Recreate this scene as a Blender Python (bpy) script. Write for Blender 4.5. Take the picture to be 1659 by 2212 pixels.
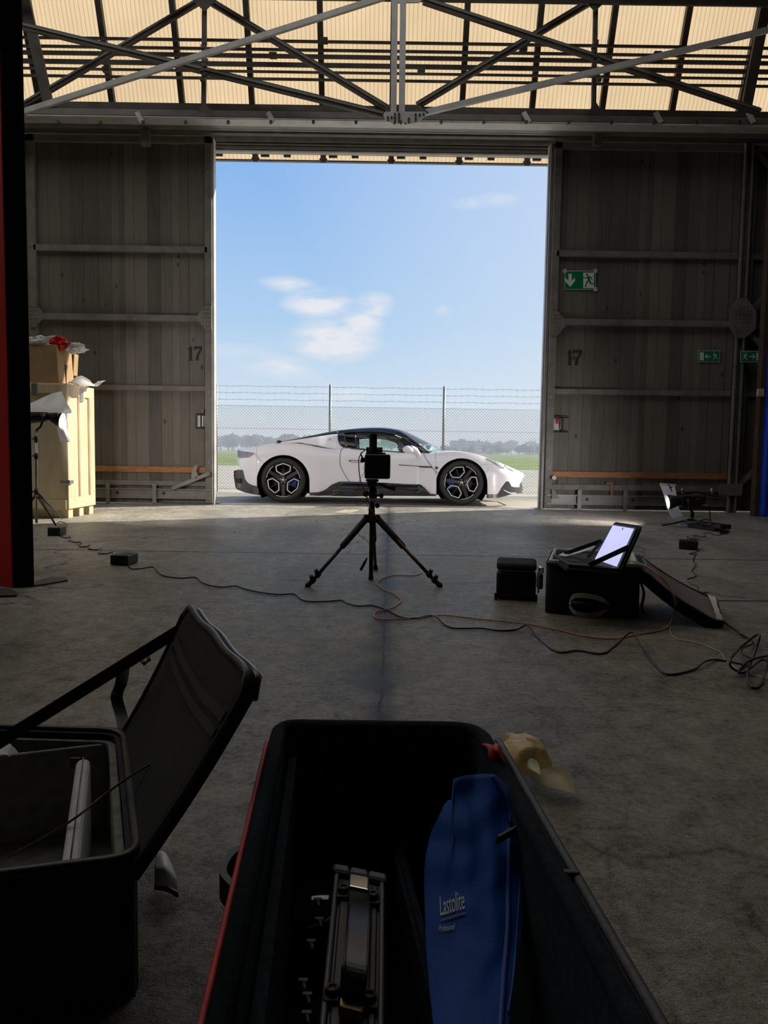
import bpy, bmesh, math, random
from mathutils import Vector, Matrix, noise
random.seed(7)
V = Vector
C = bpy.context.scene.collection
for o in list(bpy.data.objects): bpy.data.objects.remove(o)
# ---------------------------------------------------------------- camera, sky, sun, exposure
SC = bpy.context.scene
F = 1660.0; CAMH = 0.80
camd = bpy.data.cameras.new('camera'); cam = bpy.data.objects.new('camera', camd); C.objects.link(cam)
camd.sensor_fit = 'VERTICAL'; camd.sensor_height = 36.0; camd.lens = 36.0 * F / 2212.0
camd.clip_start = 0.02; camd.clip_end = 5000
R = Matrix.Rotation(math.radians(90 - 4.51), 3, 'X') @ Matrix.Rotation(math.radians(0.85), 3, 'Z')
cam.matrix_world = Matrix.Translation((0, 0, CAMH)) @ R.to_4x4()
SC.camera = cam
def P(px, py, D):                      # point of the photographed place at distance D (world Y)
    d = R @ V(((px - 829.5) / F, -(py - 1106) / F, -1)); return V((0, 0, CAMH)) + d * (D / d.y)
def G(px, py, z=0.0):                  # point at height z
    d = R @ V(((px - 829.5) / F, -(py - 1106) / F, -1)); return V((0, 0, CAMH)) + d * ((z - CAMH) / d.z)
SC.view_settings.view_transform = 'Standard'; SC.view_settings.look = 'None'
SC.view_settings.gamma = 1; SC.view_settings.use_curve_mapping = False
SC.view_settings.exposure = 0.0
SUN_E = 7.0; SUN_DIR = V((-0.875, -0.484, -0.60)).normalized()
sund = bpy.data.lights.new('sun', 'SUN'); sund.energy = SUN_E; sund.angle = math.radians(0.6); sund.color = (1, .95, .86)
sun = bpy.data.objects.new('sun', sund); C.objects.link(sun); sun.rotation_euler = SUN_DIR.to_track_quat('-Z', 'Y').to_euler()

W = bpy.data.worlds.new('sky'); SC.world = W; W.use_nodes = True
nt = W.node_tree; nt.nodes.clear()
def N(nt, t, **k):
    n = nt.nodes.new(t)
    for a, b in k.items():
        if a.startswith('i_'): n.inputs[int(a[2:])].default_value = b
        else: setattr(n, a, b)
    return n
def ramp(nt, stops, src=None):
    r = N(nt, 'ShaderNodeValToRGB'); e = r.color_ramp.elements
    while len(e) < len(stops): e.new(0.5)
    for i, (p, c) in enumerate(stops): e[i].position = p; e[i].color = (*c, 1) if len(c) == 3 else c
    if src: nt.links.new(src, r.inputs[0])
    return r
def mth(nt, op, a, b=None, c=None):
    n = N(nt, 'ShaderNodeMath', operation=op)
    for i, x in enumerate((a, b, c)):
        if x is None: continue
        if isinstance(x, (int, float)): n.inputs[i].default_value = x
        else: nt.links.new(x, n.inputs[i])
    return n.outputs[0]
tc = N(nt, 'ShaderNodeTexCoord'); sp = N(nt, 'ShaderNodeSeparateXYZ'); nt.links.new(tc.outputs['Generated'], sp.inputs[0])
grad = ramp(nt, [(0.0, (.62, .70, .80)), (.04, (.60, .76, .88)), (.16, (.38, .60, .87)), (.40, (.20, .42, .84)), (1, (.12, .26, .62))], sp.outputs[2])
# brighter, whiter sky towards the sun side (right)
sundot = N(nt, 'ShaderNodeVectorMath', operation='DOT_PRODUCT'); nt.links.new(tc.outputs['Generated'], sundot.inputs[0]); sundot.inputs[1].default_value = -SUN_DIR
gl = ramp(nt, [(.45, (0, 0, 0)), (.72, (.38, .38, .38)), (.95, (1, 1, 1))], sundot.outputs['Value'])
mx0 = N(nt, 'ShaderNodeMixRGB'); nt.links.new(gl.outputs[0], mx0.inputs[0]); nt.links.new(grad.outputs[0], mx0.inputs[1]); mx0.inputs[2].default_value = (1.0, 1.0, .98, 1)
# clouds: soft puffs at a few directions, broken up by noise
mp = N(nt, 'ShaderNodeMapping'); mp.inputs[3].default_value = (9, 9, 26); nt.links.new(tc.outputs['Generated'], mp.inputs[0])
nz = N(nt, 'ShaderNodeTexNoise'); nz.inputs['Scale'].default_value = 2.3; nz.inputs['Detail'].default_value = 7; nz.inputs['Roughness'].default_value = .55; nt.links.new(mp.outputs[0], nz.inputs[0])
acc = None
for (px, py, rx, rz, amp) in [(722, 735, .055, .028, 1.0), (775, 705, .030, .020, .8), (690, 655, .045, .019, .75), (806, 658, .026, .016, .75),
                              (620, 615, .035, .011, .5), (620, 795, .055, .016, .5), (725, 655, .03, .018, .5), (520, 770, .06, .02, .3), (1075, 432, .03, .009, .3), (957, 672, .014, .010, .3), (760, 852, .06, .012, .35), (1020, 440, .03, .008, .25)]:
    d = (P(px, py, 10) - V((0, 0, CAMH))).normalized()
    s = N(nt, 'ShaderNodeVectorMath', operation='SUBTRACT'); nt.links.new(tc.outputs['Generated'], s.inputs[0]); s.inputs[1].default_value = d
    m = N(nt, 'ShaderNodeVectorMath', operation='MULTIPLY'); nt.links.new(s.outputs[0], m.inputs[0]); m.inputs[1].default_value = (1 / rx, .6 / rx, 1 / rz)
    l = N(nt, 'ShaderNodeVectorMath', operation='LENGTH'); nt.links.new(m.outputs[0], l.inputs[0])
    w = mth(nt, 'MULTIPLY', mth(nt, 'MAXIMUM', mth(nt, 'SUBTRACT', 1.25, l.outputs['Value']), 0.0), amp)
    acc = w if acc is None else mth(nt, 'MAXIMUM', acc, w)
cm = mth(nt, 'MULTIPLY_ADD', nz.outputs[0], 2.4, -1.25)
cl = mth(nt, 'MULTIPLY', mth(nt, 'MINIMUM', acc, 1.0), mth(nt, 'ADD', cm, .75)); cl.node.use_clamp = True
cs = ramp(nt, [(.05, (0, 0, 0)), (.55, (.9, .9, .9))], cl)
mx1 = N(nt, 'ShaderNodeMixRGB'); nt.links.new(cs.outputs[0], mx1.inputs[0]); nt.links.new(mx0.outputs[0], mx1.inputs[1]); mx1.inputs[2].default_value = (.84, .84, .87, 1)
bg = N(nt, 'ShaderNodeBackground'); nt.links.new(mx1.outputs[0], bg.inputs[0]); bg.inputs[1].default_value = 1.0
wo = N(nt, 'ShaderNodeOutputWorld'); nt.links.new(bg.outputs[0], wo.inputs[0])

# ---------------------------------------------------------------- materials
def newmat(name):
    m = bpy.data.materials.new(name); m.use_nodes = True; t = m.node_tree; t.nodes.clear()
    out = N(t, 'ShaderNodeOutputMaterial'); b = N(t, 'ShaderNodeBsdfPrincipled'); t.links.new(b.outputs[0], out.inputs[0])
    tcn = N(t, 'ShaderNodeTexCoord'); return m, t, b, tcn.outputs['Object'], out
def pm(name, col, rough=.6, metal=0, var=.15, scale=8, bump=0, bscale=80, coat=0, stretch=None, spec=None):
    m, t, b, co, out = newmat(name)
    if stretch:
        mp = N(t, 'ShaderNodeMapping'); mp.inputs[3].default_value = stretch; t.links.new(co, mp.inputs[0]); co = mp.outputs[0]
    n = N(t, 'ShaderNodeTexNoise'); n.inputs['Scale'].default_value = scale; n.inputs['Detail'].default_value = 5; t.links.new(co, n.inputs[0])
    lo = tuple(max(0, c * (1 - var)) for c in col); hi = tuple(min(1, c * (1 + var)) for c in col)
    r = ramp(t, [(.3, lo), (.7, hi)], n.outputs[0]); t.links.new(r.outputs[0], b.inputs['Base Color'])
    b.inputs['Roughness'].default_value = rough; b.inputs['Metallic'].default_value = metal
    if coat: b.inputs['Coat Weight'].default_value = coat; b.inputs['Coat Roughness'].default_value = .05
    if spec is not None: b.inputs['Specular IOR Level'].default_value = spec
    if bump:
        n2 = N(t, 'ShaderNodeTexNoise'); n2.inputs['Scale'].default_value = bscale; n2.inputs['Detail'].default_value = 3; t.links.new(co, n2.inputs[0])
        bp = N(t, 'ShaderNodeBump'); bp.inputs['Strength'].default_value = bump; bp.inputs['Distance'].default_value = .01; t.links.new(n2.outputs[0], bp.inputs['Height']); t.links.new(bp.outputs[0], b.inputs['Normal'])
    return m
def emis(name, col, s):
    m, t, b, co, out = newmat(name); b.inputs['Base Color'].default_value = (*col, 1)
    b.inputs['Emission Color'].default_value = (*col, 1); b.inputs['Emission Strength'].default_value = s; return m
def glass(name, tint, refl=.12, rough=.02):
    m = bpy.data.materials.new(name); m.use_nodes = True; t = m.node_tree; t.nodes.clear()
    out = N(t, 'ShaderNodeOutputMaterial'); tr = N(t, 'ShaderNodeBsdfTransparent'); tr.inputs[0].default_value = (*tint, 1)
    g = N(t, 'ShaderNodeBsdfGlossy'); g.inputs['Roughness'].default_value = rough
    fr = N(t, 'ShaderNodeFresnel'); fr.inputs[0].default_value = 1.45
    f2 = mth(t, 'ADD', fr.outputs[0], refl * .3)
    mx = N(t, 'ShaderNodeMixShader'); t.links.new(f2, mx.inputs[0]); t.links.new(tr.outputs[0], mx.inputs[1]); t.links.new(g.outputs[0], mx.inputs[2]); t.links.new(mx.outputs[0], out.inputs[0]); return m
def sheet(name, col, back=.5, rough=.6, stripes=0):       # thin translucent sheet
    m, t, b, co, out = newmat(name)
    n = N(t, 'ShaderNodeTexNoise'); n.inputs['Scale'].default_value = 1.2; n.inputs['Detail'].default_value = 4; t.links.new(co, n.inputs[0])
    r = ramp(t, [(.3, tuple(c * .86 for c in col)), (.7, col)], n.outputs[0]); c_out = r.outputs[0]
    if stripes:
        s = N(t, 'ShaderNodeSeparateXYZ'); t.links.new(co, s.inputs[0])
        f = mth(t, 'FRACT', mth(t, 'MULTIPLY', s.outputs[0], 1 / stripes))
        k = ramp(t, [(.0, (.62, .60, .55)), (.16, (.80, .78, .74)), (.28, (1, 1, 1)), (.9, (1, 1, 1))], f)
        mm = N(t, 'ShaderNodeMixRGB', blend_type='MULTIPLY'); mm.inputs[0].default_value = 1; t.links.new(c_out, mm.inputs[1]); t.links.new(k.outputs[0], mm.inputs[2]); c_out = mm.outputs[0]
    t.links.new(c_out, b.inputs['Base Color']); b.inputs['Roughness'].default_value = rough
    tr = N(t, 'ShaderNodeBsdfTranslucent'); t.links.new(c_out, tr.inputs[0])
    mx = N(t, 'ShaderNodeMixShader'); mx.inputs[0].default_value = back; t.links.new(b.outputs[0], mx.inputs[1]); t.links.new(tr.outputs[0], mx.inputs[2]); t.links.new(mx.outputs[0], out.inputs[0]); return m
def planks(name, c1, c2, w=.155, axis=0, grain=(26, 26, 1.2), rough=.75, knots=True, gap=.055):
    m, t, b, co, out = newmat(name)
    s = N(t, 'ShaderNodeSeparateXYZ'); t.links.new(co, s.inputs[0])
    wob = N(t, 'ShaderNodeTexNoise'); wob.noise_dimensions = '1D'; wob.inputs['Scale'].default_value = 1.7; t.links.new(s.outputs[axis], wob.inputs['W'])
    u = mth(t, 'ADD', mth(t, 'MULTIPLY', s.outputs[axis], 1 / w), mth(t, 'MULTIPLY', wob.outputs[0], 3.0))
    fl = mth(t, 'FLOOR', u); fr = mth(t, 'FRACT', u)
    wn = N(t, 'ShaderNodeTexWhiteNoise'); wn.noise_dimensions = '1D'; t.links.new(fl, wn.inputs['W'])
    mp = N(t, 'ShaderNodeMapping'); mp.inputs[3].default_value = grain; t.links.new(co, mp.inputs[0])
    n = N(t, 'ShaderNodeTexNoise'); n.inputs['Scale'].default_value = 1.5; n.inputs['Detail'].default_value = 7; n.inputs['Roughness'].default_value = .65; t.links.new(mp.outputs[0], n.inputs[0])
    n3 = N(t, 'ShaderNodeTexNoise'); n3.inputs['Scale'].default_value = 1.1; n3.inputs['Detail'].default_value = 5; t.links.new(co, n3.inputs[0])
    k = mth(t, 'ADD', mth(t, 'MULTIPLY', wn.outputs[0], .28), mth(t, 'ADD', mth(t, 'MULTIPLY', n.outputs[0], .40), mth(t, 'MULTIPLY', n3.outputs[0], .35)))
    r = ramp(t, [(.28, c1), (.78, c2)], k); cc = r.outputs[0]
    def mul(cc, fac, col=(.12, .10, .08, 1)):
        mm = N(t, 'ShaderNodeMixRGB'); t.links.new(fac, mm.inputs[0]); t.links.new(cc, mm.inputs[1]); mm.inputs[2].default_value = tuple(c1[i] * .15 for i in range(3)) + (1,); return mm.outputs[0]
    g = ramp(t, [(0, (1, 1, 1)), (gap, (.0, .0, .0))], fr); cc = mul(cc, g.outputs[0])
    if knots:
        mp2 = N(t, 'ShaderNodeMapping'); mp2.inputs[3].default_value = (2.6, 2.6, 1.5); t.links.new(co, mp2.inputs[0])
        vo = N(t, 'ShaderNodeTexVoronoi'); vo.inputs['Scale'].default_value = 1.6; t.links.new(mp2.outputs[0], vo.inputs[0])
        kr = ramp(t, [(.05, (.75, .75, .75)), (.11, (0, 0, 0))], vo.outputs['Distance']); cc = mul(cc, kr.outputs[0])
    t.links.new(cc, b.inputs['Base Color']); b.inputs['Roughness'].default_value = rough
    bp = N(t, 'ShaderNodeBump'); bp.inputs['Strength'].default_value = .5; bp.inputs['Distance'].default_value = .006; t.links.new(cc, bp.inputs['Height']); t.links.new(bp.outputs[0], b.inputs['Normal'])
    return m
M = {}
M['door'] = planks('grey_door_planks', (.062, .057, .046), (.185, .170, .140))
M['doorframe'] = pm('painted_grey_timber', (.145, .138, .118), .7, 0, .25, 6, .3, 40)
M['steelgrey'] = pm('grey_painted_steel', (.16, .155, .14), .5, .2, .2, 5, .1, 60)
M['steeldark'] = pm('dark_brown_steel', (.075, .065, .055), .6, .2, .3, 5, .1, 60)
M['steellight'] = pm('light_grey_steel', (.48, .475, .45), .5, .1, .15, 6, .1, 60)
M['rail'] = pm('reddish_timber_rail', (.30, .125, .05), .6, 0, .3, 5, .3, 40, stretch=(2, 2, 14))
M['ink'] = pm('black_paint', (.012, .012, .014), .6, 0, .2)
M['chrome'] = pm('bright_metal', (.7, .7, .72), .22, 1, .05)
M['steel'] = pm('dull_metal', (.45, .45, .47), .4, .9, .1)
M['black'] = pm('black_plastic', (.014, .015, .017), .42, 0, .2, 20)
M['blackmatte'] = pm('black_rubber', (.012, .012, .013), .7, 0, .2, 20)
M['cord'] = pm('black_cord', (.014, .014, .016), .28, 0, .2, 20)
M['fabric'] = pm('black_nylon', (.012, .014, .018), .8, 0, .35, 60, .4, 900)
M['felt'] = pm('black_felt_lining', (.018, .024, .029), .95, 0, .35, 90, .5, 700, spec=.1)
M['greylining'] = pm('grey_green_lining', (.25, .25, .215), .95, 0, .25, 40, .5, 600, spec=.1)
M['greypad'] = pm('pale_grey_padding', (.62, .62, .60), .9, 0, .12, 30, .3, 500, spec=.1)
M['white'] = pm('white_plastic', (.82, .82, .84), .5, 0, .05)
M['red'] = pm('red_fabric', (.45, .02, .015), .6, 0, .2, 30)
M['redboard'] = pm('red_panel_paint', (.90, .018, .010), .55, 0, .1, 3)
M['blackboard'] = pm('black_panel_edge', (.008, .008, .009), .8, 0, .3, 9, spec=.15)
M['blue'] = pm('blue_partition_paint', (.02, .09, .70), .45, 0, .15, 4)
M['bluebag'] = pm('blue_nylon', (.004, .062, .30), .6, 0, .12, 14, .15, 500, spec=.2)
M['brownpost'] = pm('brown_timber_post', (.055, .035, .022), .7, 0, .3, 8)
M['orange'] = pm('orange_cord', (.62, .21, .04), .45, 0, .1)
M['wcord'] = pm('white_cord', (.55, .53, .47), .45, 0, .1)
M['ply'] = pm('pine_plywood', (.60, .49, .31), .6, 0, .2, 2.2, .15, 50, stretch=(3, 3, .7))
M['pine'] = pm('pine_batten', (.62, .51, .32), .55, 0, .15, 4, .15, 50, stretch=(4, 4, .8))
M['card'] = pm('brown_cardboard', (.40, .25, .12), .8, 0, .12, 6, .1, 60)
M['film'] = sheet('white_plastic_film', (.85, .85, .86), .35, .3)
M['redfilm'] = sheet('red_plastic_film', (.80, .03, .02), .35, .3)
M['diffusion'] = sheet('white_diffusion_sheet', (.88, .87, .88), .6, .5)
M['glazing'] = sheet('yellow_corrugated_glazing', (.61, .455, .282), .80, .5, stripes=.058)
M['added_rooflight'] = sheet('added_milky_roof_light', (.80, .75, .66), .85, .5)
M['yellow'] = sheet('yellow_wax_paper', (.85, .66, .32), .30, .35)
M['yellow2'] = sheet('pale_wax_paper', (.85, .77, .52), .35, .35)
M['signgreen'] = pm('sign_green', (.0, .17, .075), .4, 0, .06)
M['signwhite'] = pm('sign_white', (.66, .70, .62), .4, 0, .05)
M['signedge'] = pm('sign_pale_green_edge', (.42, .56, .40), .5, 0, .05)  # plain pale green of the sign border
M['fence'] = pm('galvanised_wire', (.40, .42, .42), .45, .6, .1)
M['galv'] = pm('galvanised_post', (.30, .33, .30), .45, .4, .1)
M['roof'] = pm('dark_roof_boards', (.05, .045, .038), .85, 0, .3, 3)
M['shellwall'] = pm('grey_hangar_wall', (.12, .115, .10), .85, 0, .25, 1.5)
M['facade'] = pm('pale_outer_facade', (.55, .53, .48), .8, 0, .15, 1.5)
# car
M['paint'] = pm('white_car_paint', (.83, .82, .85), .32, 0, .012, 4, coat=.6)
M['gloss'] = pm('gloss_black', (.008, .012, .022), .12, 0, .1, coat=1)
M['carbon'] = pm('dark_sill_trim', (.035, .036, .036), .3, 0, .25, 50, coat=.4)
M['tyre'] = pm('tyre_rubber', (.016, .016, .017), .65, 0, .2, 30)
M['rimsilver'] = pm('machined_rim', (.85, .83, .80), .3, .25, .05)
M['caliper'] = pm('blue_caliper', (.01, .04, .40), .3, 0, .05, coat=.5)
M['disc'] = pm('brake_disc', (.10, .10, .11), .4, .8, .2, 20)
M['cglass'] = glass('green_tinted_glass', (.93, 1.0, .965), 0)
M['cshield'] = glass('windscreen_glass', (.86, .97, .97), .1)
M['cdark'] = glass('dark_tinted_glass', (.10, .12, .13), .2)
M['tail'] = pm('smoked_tail_lamp', (.28, .22, .24), .15, 0, .25, 20, coat=1)
M['headlamp'] = pm('headlamp_lens', (.30, .33, .36), .1, .3, .3, 20, coat=1)
M['grass'] = pm('airfield_grass', (.19, .245, .055), .95, 0, .25, .25)
M['leaf'] = pm('distant_foliage', (.075, .105, .06), .9, 0, .4, .6, .5, 3)
M['bark'] = pm('distant_bark', (.08, .06, .05), .9)
M['bldblue'] = pm('blue_grey_facade', (.22, .27, .36), .7, 0, .1, .2)
M['bldbeige'] = pm('beige_facade', (.46, .42, .38), .7, 0, .1, .2)
M['bldglass'] = pm('dark_window_band', (.08, .11, .16), .3, 0, .1)
M['screen'] = emis('laptop_screen_glow', (.52, .54, .84), 1.0)
M['ledface'] = emis('led_lamp_glow', (1, .93, .90), 30)
# floor
def floormat():
    m, t, b, co, out = newmat('worn_concrete')
    s = N(t, 'ShaderNodeSeparateXYZ'); t.links.new(co, s.inputs[0])
    def nz(sc, det=6, ro=.6, st=None, dist=0):
        c = co
        if st: mp = N(t, 'ShaderNodeMapping'); mp.inputs[3].default_value = st; t.links.new(co, mp.inputs[0]); c = mp.outputs[0]
        n = N(t, 'ShaderNodeTexNoise'); n.inputs['Scale'].default_value = sc; n.inputs['Detail'].default_value = det; n.inputs['Roughness'].default_value = ro; n.inputs['Distortion'].default_value = dist; t.links.new(c, n.inputs[0]); return n.outputs[0]
    big = nz(.55, 6, .6); mid = nz(3.2, 7, .65); fine = nz(55, 6, .8); mot = nz(13, 8, .75, None, .4); patch = nz(.9, 5, .6, (1, .45, 1), 1.0)
    k = mth(t, 'ADD', mth(t, 'MULTIPLY', big, .34), mth(t, 'ADD', mth(t, 'MULTIPLY', mid, .30), mth(t, 'ADD', mth(t, 'MULTIPLY', fine, .62), mth(t, 'MULTIPLY_ADD', mot, .55, -.43))))
    r = ramp(t, [(.33, (.17, .150, .105)), (.475, (.50, .455, .365)), (.66, (.78, .74, .65))], k); cc = r.outputs[0]
    def dark(cc, fac, col):
        mm = N(t, 'ShaderNodeMixRGB'); t.links.new(fac, mm.inputs[0]); t.links.new(cc, mm.inputs[1]); mm.inputs[2].default_value = (*col, 1); return mm.outputs[0]
    a0 = G(840, 1104); a1 = G(822, 1560); sl = (a1.x - a0.x) / (a1.y - a0.y)
    wob = mth(t, 'MULTIPLY', mth(t, 'SUBTRACT', nz(4, 5), .5), .05)
    dx = mth(t, 'ABSOLUTE', mth(t, 'ADD', wob, mth(t, 'SUBTRACT', mth(t, 'SUBTRACT', s.outputs[0], a0.x), mth(t, 'MULTIPLY', mth(t, 'SUBTRACT', s.outputs[1], a0.y), sl))))
    st = ramp(t, [(0, (.9, .9, .9)), (.03, (.55, .55, .55)), (.095, (0, 0, 0))], mth(t, 'ADD', dx, mth(t, 'MULTIPLY', mth(t, 'SUBTRACT', mid, .5), .24)))
    cc = dark(cc, st.outputs[0], (.035, .030, .020))
    jl = ramp(t, [(0, (1, 1, 1)), (.008, (0, 0, 0))], dx); cc = dark(cc, jl.outputs[0], (.02, .018, .015))
    for yy, x0, x1 in ((G(900, 1199).y, -9, 12), (G(1600, 1298).y, 1.7, 9), (G(900, 2400).y, -9, 9)):
        d = mth(t, 'ABSOLUTE', mth(t, 'SUBTRACT', s.outputs[1], yy)); d = mth(t, 'ADD', d, mth(t, 'MULTIPLY', mth(t, 'LESS_THAN', s.outputs[0], x0), 1))
        j = ramp(t, [(0, (1, 1, 1)), (.012, (.9, .9, .9)), (.026, (0, 0, 0))], d); cc = dark(cc, j.outputs[0], (.02, .018, .015))
    # hairline cracks: the edges of a distorted cell pattern, only here and there
    vm = N(t, 'ShaderNodeMixRGB'); vm.inputs[0].default_value = .35; t.links.new(co, vm.inputs[1])
    vn = N(t, 'ShaderNodeTexNoise'); vn.inputs['Scale'].default_value = 2.5; vn.inputs['Detail'].default_value = 6; t.links.new(co, vn.inputs[0]); t.links.new(vn.outputs[1], vm.inputs[2])
    vo = N(t, 'ShaderNodeTexVoronoi', feature='DISTANCE_TO_EDGE'); vo.inputs['Scale'].default_value = .55; t.links.new(vm.outputs[0], vo.inputs[0])
    ck = ramp(t, [(0, (.8, .8, .8)), (.006, (0, 0, 0))], vo.outputs[0]); mk = ramp(t, [(.48, (0, 0, 0)), (.56, (1, 1, 1))], big)
    cf = mth(t, 'MULTIPLY', ck.outputs[0], mk.outputs[0]); cc = dark(cc, cf, (.03, .028, .022))
    wet = ramp(t, [(.47, (0, 0, 0)), (.62, (1, 1, 1))], patch); cc = dark(cc, mth(t, 'MULTIPLY', wet.outputs[0], .45), (.16, .15, .12))
    # scattered dark oil spots
    vs_ = N(t, 'ShaderNodeTexVoronoi'); vs_.inputs['Scale'].default_value = 1.7; t.links.new(vm.outputs[0], vs_.inputs[0]); sr = ramp(t, [(.035, (.7, .7, .7)), (.085, (0, 0, 0))], vs_.outputs['Distance']); cc = dark(cc, sr.outputs[0], (.045, .040, .03))
    t.links.new(cc, b.inputs['Base Color']); b.inputs['Specular IOR Level'].default_value = .30
    ro = ramp(t, [(.35, (.26, .26, .26)), (.60, (.55, .55, .55))], mth(t, 'ADD', mth(t, 'MULTIPLY', mid, .5), mth(t, 'MULTIPLY', big, .5))); t.links.new(ro.outputs[0], b.inputs['Roughness'])
    bp = N(t, 'ShaderNodeBump'); bp.inputs['Strength'].default_value = 1.0; bp.inputs['Distance'].default_value = .016
    t.links.new(mth(t, 'ADD', mth(t, 'ADD', fine, mth(t, 'MULTIPLY', mot, 1.2)), mth(t, 'MULTIPLY', nz(220, 3, .6), .5)), bp.inputs['Height']); t.links.new(bp.outputs[0], b.inputs['Normal'])
    return m
M['floor'] = floormat()
M['asphalt'] = pm('warm_concrete_apron', (.43, .385, .31), .9, 0, .16, 1.3)  # the apron's own warm grey
M['line'] = pm('white_road_line', (.70, .70, .68), .7)
M['yline'] = pm('worn_yellow_line', (.46, .39, .25), .7, 0, .35, 9)

# ---------------------------------------------------------------- builders
ORG = {}
class MB:
    def __init__(s): s.b = bmesh.new()
    def face(s, pts):
        vs = [s.b.verts.new(p) for p in pts]
        try: return s.b.faces.new(vs)
        except ValueError: return None
    def box(s, lo, hi, bev=0, m=None, seg=2):
        lo, hi = V(lo), V(hi); r = bmesh.ops.create_cube(s.b, size=1); vs = r['verts']
        for v in vs: v.co = V(((lo[i] + hi[i]) / 2 + v.co[i] * (hi[i] - lo[i])) for i in range(3))
        if bev: r2 = bmesh.ops.bevel(s.b, geom=list({e for v in vs for e in v.link_edges}), offset=bev, segments=seg, profile=.5, affect='EDGES'); vs = list({v for f in r2['faces'] for v in f.verts} | {v for v in vs if v.is_valid})
        if m:
            for v in vs: v.co = m @ v.co
        return s
    def obox(s, o, ax, ay, az, bev=0, seg=2):       # oriented box from a corner and three edge vectors
        ax, ay, az = V(ax), V(ay), V(az); o = V(o)
        m = Matrix((( ax.x, ay.x, az.x, o.x), (ax.y, ay.y, az.y, o.y), (ax.z, ay.z, az.z, o.z), (0, 0, 0, 1)))
        if not bev: return s.box((0, 0, 0), (1, 1, 1), 0, m)
        L = (ax.length, ay.length, az.length); m2 = m @ Matrix.Diagonal((1 / L[0], 1 / L[1], 1 / L[2], 1))
        return s.box((0, 0, 0), L, bev, m2, seg)
    def bar(s, a, b, w, h=None, up=(0, 0, 1)):       # rectangular bar
        a, b = V(a), V(b); h = h or w; d = (b - a).normalized(); u = V(up)
        if abs(d.dot(u)) > .98: u = V((0, 1, 0))
        x = d.cross(u).normalized(); y = x.cross(d)
        q = [(-1, -1), (1, -1), (1, 1), (-1, 1)]
        r = [[s.b.verts.new(p + x * (i * w / 2) + y * (j * h / 2)) for i, j in q] for p in (a, b)]
        for i in range(4): s.b.faces.new((r[0][i], r[0][(i + 1) % 4], r[1][(i + 1) % 4], r[1][i]))
        s.b.faces.new(r[0][::-1]); s.b.faces.new(r[1]); return s
    def tube(s, pts, r, seg=8, smooth=True, cap=True):
        pts = [V(p) for p in pts]; n = len(pts); rs = r if isinstance(r, (list, tuple)) else [r] * n; prev = None; rings = []
        for i, p in enumerate(pts):
            d = (pts[min(i + 1, n - 1)] - pts[max(i - 1, 0)]).normalized() if n > 1 else V((0, 0, 1))
            if prev is None:
                u = d.cross(V((0, 0, 1))); u = d.cross(V((1, 0, 0))) if u.length < .05 else u
            else: u = prev - d * prev.dot(d)
            u.normalize(); prev = u; w = d.cross(u)
            rings.append([s.b.verts.new(p + (u * math.cos(a) + w * math.sin(a)) * rs[i]) for a in [2 * math.pi * k / seg for k in range(seg)]])
        for a, b in zip(rings, rings[1:]):
            for k in range(seg): f = s.b.faces.new((a[k], a[(k + 1) % seg], b[(k + 1) % seg], b[k])); f.smooth = smooth
        if cap: s.b.faces.new(rings[0][::-1]); s.b.faces.new(rings[-1])
        return s
    def cyl(s, a, b, r, r2=None, seg=20): return s.tube([a, b], [r, r if r2 is None else r2], seg)
    def ribbon(s, pts, wv, th=.002):                 # flat strap along pts; wv the width vector (or list)
        pts = [V(p) for p in pts]; n = len(pts); rings = []
        for i, p in enumerate(pts):
            d = (pts[min(i + 1, n - 1)] - pts[max(i - 1, 0)]).normalized(); w = V(wv[i] if isinstance(wv, list) else wv); nn = d.cross(w).normalized() * th / 2
            rings.append([s.b.verts.new(q) for q in (p - w / 2 - nn, p + w / 2 - nn, p + w / 2 + nn, p - w / 2 + nn)])
        for a, b in zip(rings, rings[1:]):
            for k in range(4): s.b.faces.new((a[k], a[(k + 1) % 4], b[(k + 1) % 4], b[k]))
        s.b.faces.new(rings[0][::-1]); s.b.faces.new(rings[-1]); return s
    def grid(s, f, n, m, smooth=True, wrap=False):   # f(u,v) -> point
        vs = [[s.b.verts.new(f(i / n, j / m)) for j in range(m + 1)] for i in range(n + 1)]
        for i in range(n):
            for j in range(m):
                try: fc = s.b.faces.new((vs[i][j], vs[i + 1][j], vs[i + 1][j + 1], vs[i][j + 1])); fc.smooth = smooth
                except ValueError: pass
        return vs
    def prism(s, pts, ex):                           # polygon extruded by vector ex
        ex = V(ex); a = [s.b.verts.new(V(p)) for p in pts]; b = [s.b.verts.new(V(p) + ex) for p in pts]; n = len(pts)
        fs = [s.b.faces.new(a[::-1]), s.b.faces.new(b)]
        for i in range(n): fs.append(s.b.faces.new((a[i], a[(i + 1) % n], b[(i + 1) % n], b[i])))
        for f in fs[:2]: f.normal_update()
        bmesh.ops.triangulate(s.b, faces=[f for f in fs[:2] if len(f.verts) > 4]); return s
    def lathe(s, prof, o, ax=(0, 1, 0), seg=48, arc=None):    # prof: (radius, along axis)
        ax = V(ax).normalized(); u = ax.cross(V((0, 0, 1))); u = V((1, 0, 0)) if u.length < .01 else u.normalized(); w = ax.cross(u); o = V(o); rings = []
        for (r, h) in prof: rings.append([s.b.verts.new(o + ax * h + (u * math.cos(a) + w * math.sin(a)) * r) for a in [2 * math.pi * k / seg for k in range(seg)]])
        for a, b in zip(rings, rings[1:]):
            for k in range(seg): f = s.b.faces.new((a[k], a[(k + 1) % seg], b[(k + 1) % seg], b[k])); f.smooth = True
        return s
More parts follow.
